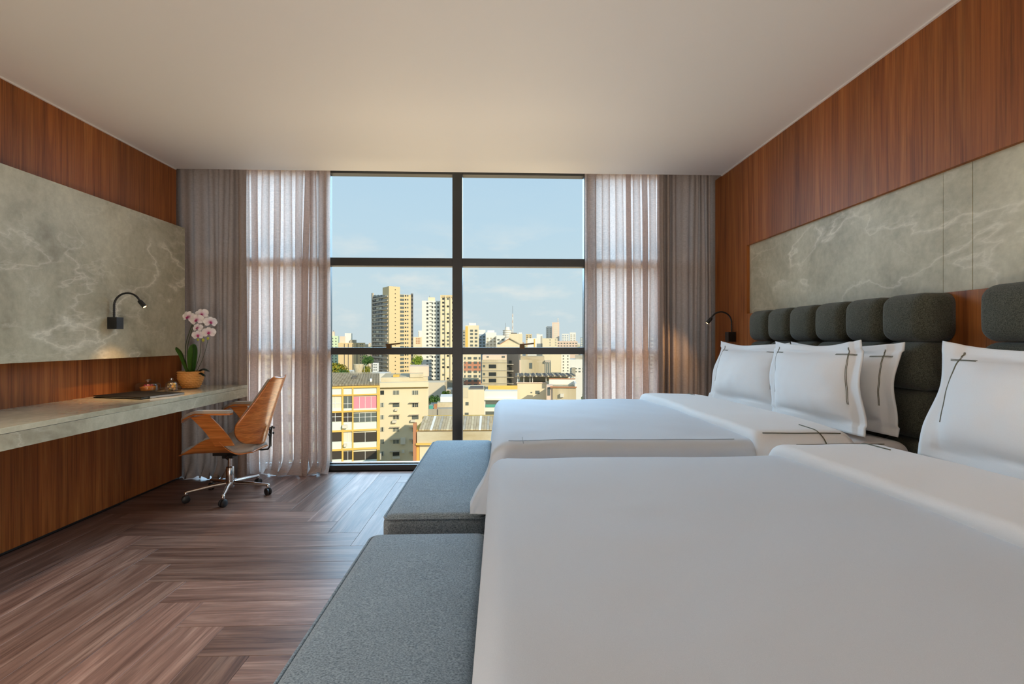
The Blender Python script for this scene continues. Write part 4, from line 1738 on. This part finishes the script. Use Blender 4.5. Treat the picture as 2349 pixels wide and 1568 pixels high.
J1 = Bld('apartment_block', 'cream block with paired windows just right of the mullion on the skyline', 300, 4, None, 1067.5, 1098.5, 746, CREAM, depth=16)
J1.wgrid([(1078.5, 1085), (1089, 1095)], (758, 766, 774.5, 783, 792, 801), 4.6, WGLASS2)
J1.roof('roof_house', 1076, 1092, 740, WHITER, 6, 3)
J1.R('ochre_strip', 1067.5, 1073.5, 748, 860, YELLOW, .2)
quick('apartment_block', 'grey-green block at the edge of the mullion on the skyline', 380, 1046, 1068, 756, GREYC, 3, frange(762, 800, 7), 3)
J2 = quick('office_block', 'blue-grey block with white upper storey right of the cream block', 330, 1098.5, 1114, 766, BLUER, 2, frange(772, 800, 7), 3.5)
J2.roof('white_storey', 1098.5, 1113.5, 756, WHITER, 10, 1)
J3 = quick('office_block', 'white flat-roofed block with grey lower floors on the right skyline', 320, 1114.5, 1138.5, 762, WHITER, 3, frange(776, 800, 7), 4, GREYC)
J3.roof('penthouse', 1118, 1134, 757, WHITER, 6, 3)
quick('office_block', 'long low white block in front of the round building', 310, 1138.5, 1158, 769, WHITER, 2, (779, 788), 3.5)
# round building
rb = thing('round_building', (0, 0, 0), 'round white building with ringed floors and a thin mast', 'building')
d = ray(1163.5, PY)
kk = 430 / d.y
rb.location = (d.x * kk, 430, GZ)
pxm = 430 / F
MB().lathe([(0, 0), (9.6 * pxm, 0), (9.6 * pxm, EYE - GZ + (PY - 757) * pxm), (0, EYE - GZ + (PY - 757) * pxm)], 28).build('drum', WHITER, rb, smooth=True)
for v in (758, 763, 768, 773):
    zz = EYE - GZ + (PY - v) * pxm
    MB().lathe([(9.7 * pxm, zz), (10.4 * pxm, zz), (10.4 * pxm, zz + 1.1 * pxm), (9.7 * pxm, zz + 1.1 * pxm)], 28).build('ring', SLABC, rb, smooth=True)
zz = EYE - GZ + (PY - 757) * pxm
MB().lathe([(0, zz), (6 * pxm, zz), (5 * pxm, zz + 7 * pxm), (0, zz + 8 * pxm)], 20).build('cap', WHITER, rb, smooth=True)
MB().lathe([(.35 * pxm, 0), (.3 * pxm, 17 * pxm)], 6, (-4.5 * pxm, 0, zz)).build('mast', DARKC, rb)


def lattice_mast(u, v0, v1, D, wpx, label):
    d = ray(u, PY)
    k = D / d.y
    pm = D / F
    if v1 is None:
        v1 = PY + (EYE - GZ) / pm
    t = thing('antenna_mast', (d.x * k, D, EYE + (PY - v1) * pm), label, 'antenna')
    h = (v1 - v0) * pm
    w = wpx * pm / 2
    for sx, sy in ((-1, -1), (1, -1), (1, 1), (-1, 1)):
        MB().tube([(sx * w, sy * w, 0), (sx * w * .5, sy * w * .5, h)], .18, 4).build('rail', WHITER, t)
    n = 9 if h < 30 else 22
    for i in range(n):
        z0, z1 = h * i / n, h * (i + 1) / n
        a, b = w * (1 - .5 * i / n), w * (1 - .5 * (i + 1) / n)
        s = 1 if i % 2 else -1
        MB().tube([(-s * a, -a, z0), (s * b, -b, z1)], .14, 4).tube([(-a, -a, z0), (a, -a, z0)], .14, 4).build('brace', TILE if i % 2 else WHITER, t)
    MB().tube([(0, 0, h), (0, 0, h * 1.12)], .12, 4).build('tip', DARKC, t)
    return t


lattice_mast(1176, 719, None, 455, 3.4, 'tall lattice antenna mast rising behind the round building')
lattice_mast(1280, 729, 738.85, 645, 1.8, 'thin red and white mast on top of the pink tower')
J4 = quick('apartment_block', 'plain beige block behind the orange tiled house', 300, 1168, 1198.5, 765, CREAM)
J4.roof('tank', 1190, 1197, 762, WHITER, 5, 2)
J4.roof('roof_plants', 1172, 1186, 763, DARKC, 5, 2)
hs = Bld('tiled_house', 'small house with an orange tiled gable roof just above the lower transom', 240, 0, None, 1140, 1192, 790, CREAM, depth=14)
zt = hs.zt - GZ
xs = [hs.sr(u)[0] for u in (1147, 1169, 1193)]
hs_g = EYE + (PY - 776) * 240 / F - hs.zt
MB().add([(xs[0], 0, zt), (xs[1], -.5, zt + hs_g), (xs[1] + 1, 12, zt + hs_g), (xs[0], 12, zt), (xs[0], 0, zt + .3), (xs[1], -.5, zt + hs_g + .3), (xs[1] + 1, 12, zt + hs_g + .3), (xs[0], 12, zt + .3)],
         [(0, 3, 2, 1), (4, 5, 6, 7), (0, 1, 5, 4), (1, 2, 6, 5), (2, 3, 7, 6), (3, 0, 4, 7)]).build('roof_slope', TILE, hs.t)
MB().prism([(xs[0], zt), (xs[1], zt + hs_g - .1), (xs[2], zt)], 'y', .3, 12).build('gable', CREAM, hs.t)
MB().add([(xs[1], -.5, zt + hs_g), (xs[2] + .5, -.5, zt), (xs[2] + .5, 12, zt), (xs[1], 12, zt + hs_g), (xs[1], -.5, zt + hs_g + .35), (xs[2] + .5, -.5, zt + .35), (xs[2] + .5, 12, zt + .35), (xs[1], 12, zt + hs_g + .35)],
         [(0, 3, 2, 1), (4, 5, 6, 7), (0, 1, 5, 4), (1, 2, 6, 5), (2, 3, 7, 6), (3, 0, 4, 7)]).build('roof_slope', OLDC, hs.t)
J5 = quick('office_block', 'white stepped block with ochre strips behind the right window handle', 300, 1210, 1231, 775, WHITER)
J5.R('ochre_strip', 1225, 1227.5, 777, 800, YELLOW, .2)
J6 = quick('office_block', 'taller white block in the middle of the right skyline', 320, 1231, 1244.5, 766.5, WHITER)
J6.R('window', 1241, 1244, 770, 795, GREYC, .2)
J6.roof('tank', 1231, 1237, 765, OLDC, 5, 2)
J7 = quick('office_block', 'long cream block in front of the pink tower', 300, 1244.5, 1279, 775.5, CREAM)
for u in (1261, 1274):
    for v in (779, 785, 791):
        J7.R('window', u, u + 2.5, v - 1.5, v + 1.5, GREYC, .15)
quick('apartment_tower', 'slim white and green tower beside the pink tower', 660, 1252.5, 1266.5, 748, WHITER, 2, frange(754, 790, 4.6), 2.4, GREYC)
J8 = quick('apartment_tower', 'tall pink tower with pale balconies on the right skyline', 640, 1266.5, 1283, 739, PINKR, 1, frange(745, 800, 4.6), 2.4, WPALE, wfrac=.6)
quick('apartment_block', 'small stepped ochre block left of the white stepped block', 500, 1206, 1220, 766, BEIGE, 2, frange(770, 780, 4), 2)
quick('apartment_tower', 'pale tower with blue side left of the sheer on the right', 620, 1289, 1304.5, 765, WHITER, 3, frange(769, 800, 4), 2, BLUER)
quick('apartment_tower', 'white stepped tower second from the right sheer', 620, 1307, 1321, 762, WHITER, 2, frange(768, 800, 4.2), 2, GREYC)
quick('apartment_block', 'low pinkish block below the pale towers on the right', 480, 1278, 1325, 782, PINKR, 7, (787, 793), 2.4)
quick('apartment_block', 'grey and white block touching the right sheer on the skyline', 520, 1331, 1350, 773, BLUER, 3, frange(777, 800, 5), 2.4, WPALE)
quick('apartment_tower', 'cream tower glimpsed through the right sheer curtain', 420, 1362, 1398, 742, CREAM, 4, frange(750, 860, 8), 4)
quick('apartment_block', 'white block glimpsed through the right sheer near the opaque curtain', 350, 1440, 1520, 772, WHITER, 8, frange(782, 860, 9), 4)

# --- K: mid-distance right
K1 = Bld('apartment_block', 'red and cream striped block right of the mullion below the transom', 210, None, None, 1050, 1103, 806, CREAM, depth=14)
K1.R('red_band', 1064, 1103, 829.5, 851, BRICKR, .12)
K1.R('red_band', 1064, 1103, 871.5, 893, BRICKR, .12)
K1.wgrid([(1065.5, 1068), (1073.7, 1081.3), (1087, 1094.3), (1099, 1102)], frange(821, 900, 10.3), 5, WGLASS2, proud=.25)
K2 = Bld('apartment_block', 'stained concrete block with dark wide windows beside the striped block', 180, None, None, 1105.5, 1162.7, 825, OLDC, depth=14)
for v in (840, 858, 872.5, 888):
    K2.R('window', 1121.5, 1138.2, v - 4.5, v + 4, WGLASS, .1)
    K2.R('window', 1108, 1113, v - 3, v + 2, WGLASS2, .1)
    K2.R('ledge', 1105.5, 1162.7, v - 9.2, v - 8.4, GREYC, .25)
K2.roof('upper_storey', 1106, 1162, 814, PINKR, 8, 2)
K2.roof('window', 1116, 1121, 817, WGLASS2, .2, 1.85, 820)
K2.roof('window', 1151, 1158, 816.5, WGLASS2, .2, 1.85, 820.5)
K3 = Bld('apartment_block', 'dark shaded block with balconies between the two stained blocks', 195, 62, 1162.5, 1189.5, 1194, 812, DARKC)  # shade of the left face is put into the dark wall colour
for v in (830, 845, 860, 874):
    K3.Lf('balcony', 1164, 1178, v + 4, v + 6.5, GREYC, 1.0)
    K3.Lf('window', 1168, 1174, v - 3.5, v + 3, WGLASS, .15)
K4 = Bld('townhouse', 'weathered flat-roofed house with a dark doorway above the corrugated canopy', 150, None, None, 1191.7, 1250, 825, OLDC, depth=10)
K4.R('door', 1214.2, 1221, 832, 845, WGLASS2, .1)
K4.roof('gable_roof', 1194, 1249, 817, CORR, 6, 1)
K4.R('side_band', 1191.7, 1194, 826, 860, PINKR, .1)
K4.roof('timber_rack', 1250, 1262, 826, SLABC, 2, -1, 830)
for u in (1251, 1255, 1260):
    K4.R('strut', u, u + 1.2, 830, 857, SLABC, .3)
K5 = Bld('apartment_block', 'plain tall cream wall block behind the canopy on the right', 260, None, None, 1263.8, 1287.5, 800, CREAM, depth=14)
K6 = quick('apartment_block', 'white block dotted with tiny windows left of the right sheer', 275, 1287.5, 1307.5, 806, WHITER, 2, frange(816, 860, 6.8), 2.8, WGLASS2, wfrac=.3)
K7 = quick('office_block', 'pale low block with a flat grey roof touching the right sheer', 232, 1307.5, 1360, 824, WHITER, 6, (845, 852), 3)
K7.roof('grey_roof', 1320, 1360, 815, GREYC, 8, 1)
K7.roof('annex', 1311, 1320, 842, GREYC, 4, -4, 860)
# canopy terrace
K8 = Bld('terrace_building', 'cream house with a dark corrugated canopy over its roof terrace', 100, None, None, 1186.5, 1254, 878, CREAM, depth=9)
K8.R('window', 1228.2, 1237.7, 895.5, 903, WGLASS2, .06)
K8.R('window', 1217, 1221, 898.5, 901, WGLASS2, .06)
K8.R('coping', 1185, 1254, 876.5, 878.5, PINKR, .2, .2)
for u in (1187, 1201, 1215, 1221, 1252, 1287, 1314):
    K8.R('post', u, u + 1.3, 864, 878, WHITER, .05, .1)
K8.blk('back_wall', .5, K8.sr(1310)[0], 5.0, 5.3, K8.zt, K8.zr(1200, 865), OLDC)
cx0, cx1 = K8.sr(1182)[0], K8.sr(1320)[0]
for i in range(30):
    xa, xb = cx0 + (cx1 - cx0) * i / 30, cx0 + (cx1 - cx0) * (i + .9) / 30
    K8.blk('canopy_sheet', xa, xb, -.8, 6.5, K8.zr(1250, 863.5) + (.08 if i % 2 else 0), K8.zr(1250, 860.5) + (.08 if i % 2 else 0), (DARKC, CORR, DARKC)[i % 3])
K9 = Bld('terrace_building', 'beige stained house with a red-trimmed roof terrace beside the right sheer', 92, None, None, 1268, 1321.5, 888, OLDC, depth=9)
K9.R('red_trim', 1262, 1323, 886, 888.5, TILE, .3, .2)
K9.blk('parapet', K9.sr(1259)[0], K9.sr(1323)[0], 6.0, 6.3, K9.zt, K9.zr(1290, 875), WHITER)
K9.blk('parapet', K9.sr(1319)[0], K9.sr(1323)[0], 0, 6.0, K9.zt, K9.zr(1290, 879), WHITER)
K9.blk('red_trim', K9.sr(1259)[0], K9.sr(1323)[0], 5.9, 6.4, K9.zr(1290, 875), K9.zr(1290, 873.5), TILE)
K9.R('air_conditioner', 1285, 1293.5, 902, 910, ACW, .6)
K9.R('stair_wing', 1253.5, 1268, 884, 940, PINKR, -.4, 3)
K9.R('window', 1256, 1262, 888, 907, WGLASS2, -.3, .5)
K10 = Bld('townhouse', 'cream low house with two small windows right of the mullion', 84, None, None, 1050, 1111, 894, CREAM, depth=9)
K10.R('window', 1068, 1075, 921.5, 929, WGLASS2, .06)
K10.R('window', 1066.5, 1075, 946, 951, WGLASS2, .06)
K10.R('side_wall', 1050, 1074.5, 889, 912, OLDC, .05, .2)
K10.roof('roof_clutter', 1077, 1109, 891, DARKC, 4, 1)
K11 = Bld('townhouse', 'white house with teal windows partly hidden by the far bed', 94.5, None, None, 1111, 1187, 897, WHITER, depth=5)
K11.R('window', 1114, 1150, 919, 927, WGLASS2, .06)
K11.R('teal_panel', 1114, 1150, 927, 933.5, WTEAL, .1)
K11.R('window', 1114, 1150, 943, 951, WGLASS2, .06)
K11.R('teal_panel', 1114, 1150, 951, 958, WTEAL, .1)
K11.R('ledge', 1111, 1187, 913, 916, WHITER, .6)
K11.roof('yellow_parapet', 1117, 1187, 888, YELLOW, .5, 3.5)

# --- roof-top things and trees
tk = thing('water_tower', (0, 0, 0), 'stained concrete water tower shaped like a cup behind the corrugated roof', 'water tower')
d = ray(822, PY)
kk = 150 / d.y
pm = 150 / F
zb = EYE + (PY - 868) * pm
tk.location = (d.x * kk, 150, zb)
MB().lathe([(0, 0), (7 * pm, 0), (7.5 * pm, 10 * pm), (8.5 * pm, 18 * pm), (12 * pm, 30 * pm), (11.5 * pm, 34 * pm), (0, 34 * pm)], 20).build('tank', OLDC, tk, smooth=True)
sdh = thing('satellite_dish', (0, 0, 0), 'white satellite dish on the roof edge of the low grid block', 'satellite dish')
d = ray(854, PY)
kk = 110 / d.y
pm = 110 / F
sdh.location = (d.x * kk, 110, EYE + (PY - 868) * pm)
MB().lathe([(.2 * pm, 0), (3 * pm, .5 * pm), (5.5 * pm, 1.8 * pm), (5.3 * pm, 2.1 * pm), (2.8 * pm, .9 * pm), (.2 * pm, .4 * pm)], 20, (0, 0, 6 * pm), (.3, -.8, .6)).build('dish', WWHITE, sdh, smooth=True)
MB().tube([(0, 0, 0), (0, 0, 6 * pm)], .4 * pm, 6).build('pole', WWHITE, sdh)
lt = Bld('roof_frame', 'white concrete lattice frame on a roof before the tall beige tower', 170, 0, None, 855, 866, 832, WWHITE, cat='roof structure', depth=2, zb=852)
for v in (836, 842, 848):
    lt.R('opening', 857, 859.5, v - 1.6, v + 1.6, WGLASS2, .06)
    lt.R('opening', 861.5, 864, v - 1.6, v + 1.6, WGLASS2, .06)
for u, v0, v1, D, lb in ((835.5, 838, 866, 140, 'thin white street lamp post left of the lattice frame'), (850.5, 845, 868, 130, 'thin pole between the water tower and the lattice frame')):
    d = ray(u, PY)
    pm = D / F
    t = thing('roof_pole', (d.x * D / d.y, D, EYE + (PY - v1) * pm), lb, 'pole')
    MB().tube([(0, 0, 0), (0, 0, (v1 - v0) * pm)], .07, 6).build('shaft', WWHITE, t)
    MB().tube([(0, 0, (v1 - v0) * pm), (2.2 * pm, 0, (v1 - v0) * pm + 2 * pm)], .05, 6).build('arm', WWHITE, t)

LEAFM = {}


def leaf_mat(name, c1, c2):
    m, nt, b = new_mat(name)
    n = noise_tex(nt, coords(nt, (1, 1, 1)), .9, 3)
    r = ramp(nt, [(.35, c1), (.65, c2)])
    nt.links.new(n, r.inputs[0])
    nt.links.new(r.outputs[0], b.inputs['Base Color'])
    b.inputs['Roughness'].default_value = .8
    return m


GOLD = leaf_mat('golden_foliage', (.42, .32, .02), (.10, .17, .02))
GREEN = leaf_mat('green_foliage', (.035, .11, .02), (.10, .20, .04))
LIME = leaf_mat('lime_foliage', (.14, .24, .02), (.34, .42, .04))
BARK = simple('bark', (.12, .08, .05), .9)


def tree(u0, u1, v0, v1, D, mat, label, seed):
    rn = random.Random(seed)
    d = ray((u0 + u1) / 2, PY)
    pm = D / F
    zc = EYE + (PY - (v0 + v1) / 2) * pm
    t = thing('tree', (d.x * D / d.y, D, GZ), label, 'tree')
    rx, rz = (u1 - u0) / 2 * pm, (v1 - v0) / 2 * pm
    FOOT.append((t.location.x - rx, t.location.x + rx, D - rx, D + rx))
    mb = MB()
    # many small leaf tufts over a lobed crown
    lobes = [(Vector((rn.uniform(-.6, .6) * rx, rn.uniform(-.6, .6) * rx, rn.uniform(-.4, .45) * rz)), rn.uniform(.42, .62)) for _ in range(9)]
    for i in range(1500):
        c, r = rn.choice(lobes)
        a, b = rn.uniform(0, 2 * pi), rn.uniform(-1, 1)
        q = sqrt(1 - b * b)
        n = Vector((cos(a) * q, sin(a) * q, b))
        p = c + Vector((n.x * rx * r, n.y * rx * r, n.z * rz * r * 1.1)) * rn.uniform(.75, 1.03)
        s = rn.uniform(.35, .85) * min(rx, rz) * .17
        e1 = n.orthogonal().normalized()
        e1 = (e1 + Vector((rn.uniform(-1, 1), rn.uniform(-1, 1), rn.uniform(-1, 1)))).normalized()
        e2 = n.cross(e1).normalized()
        mb.add([p + e1 * s, p + e2 * s * .7, p - e1 * s, p - e2 * s * .7 + n * s * .4], [(0, 1, 2, 3)])
    mb.v = [(x, y, z + zc - GZ) for x, y, z in mb.v]
    mb.build('crown', mat, t, fix=False)
    MB().tube([(0, 0, 0), (.3, .2, (zc - GZ) * .6), (0, 0, zc - GZ)], [.5, .35, .2], 7).build('trunk', BARK, t)


tree(752, 812, 829, 880, 185, GOLD, 'golden yellow tree crown at the left of the view', 1)
tree(768, 800, 840, 885, 170, GREEN, 'round green tree in front of the golden tree', 2)
tree(828, 853, 836, 872, 200, GOLD, 'golden tree beside the cup-shaped water tower', 3)
tree(832, 856, 812, 840, 330, GREEN, 'green tree at the foot of the tall beige tower on its left', 4)
tree(945, 970, 813, 846, 330, LIME, 'bright lime tree between the tall towers', 5)
tree(984, 1010, 903, 935, 196, GREEN, 'green tree beside the grey yard walls', 6)
tree(1012, 1034, 893, 912, 230, LIME, 'lime shrub tree below the ribbed tower', 7)
tree(1335, 1362, 890, 940, 110, GREEN, 'green tree low at the edge of the right sheer', 8)

# far low roofs up to the horizon: nobody could count them
rn = random.Random(77)
far = MB()
for i in range(1300):
    D = 260 * (14 ** (rn.random() ** .8))
    x = rn.uniform(-.62, .55) * D
    u_ = PX + F * (x / D - sin(YAW))
    w, dp = rn.uniform(8, 20), rn.uniform(8, 18)
    hgt = rn.uniform(6, 17) + (rn.random() < .15) * rn.uniform(3, 10)
    if D < 480 and PY + (EYE - GZ - hgt) / D * F < 848:
        continue
    if any(x - w / 2 < f[1] and x + w / 2 > f[0] and D < f[3] and D + dp > f[2] for f in FOOT + [(-5, 25, 410, 470)]):
        continue
    far.box(x - w / 2, x + w / 2, D, D + dp, GZ, GZ + hgt)
m, nt, b = new_mat('distant_roofs')
gm = nt.nodes.new('ShaderNodeNewGeometry')
rr = ramp(nt, [(0.0, (.70, .62, .48)), (.25, (.74, .72, .66)), (.5, (.52, .36, .24)), (.7, (.62, .55, .45)), (.85, (.30, .36, .22)), (1.0, (.5, .5, .48))], 'CONSTANT')
nt.links.new(gm.outputs['Random Per Island'], rr.inputs[0])
nt.links.new(rr.outputs[0], b.inputs['Base Color'])
b.inputs['Roughness'].default_value = .9
far.build('distant_rooftops', m, None, label='countless low pale and tiled rooftops stretching to the horizon', cat='rooftops', kind='stuff', fix=False)
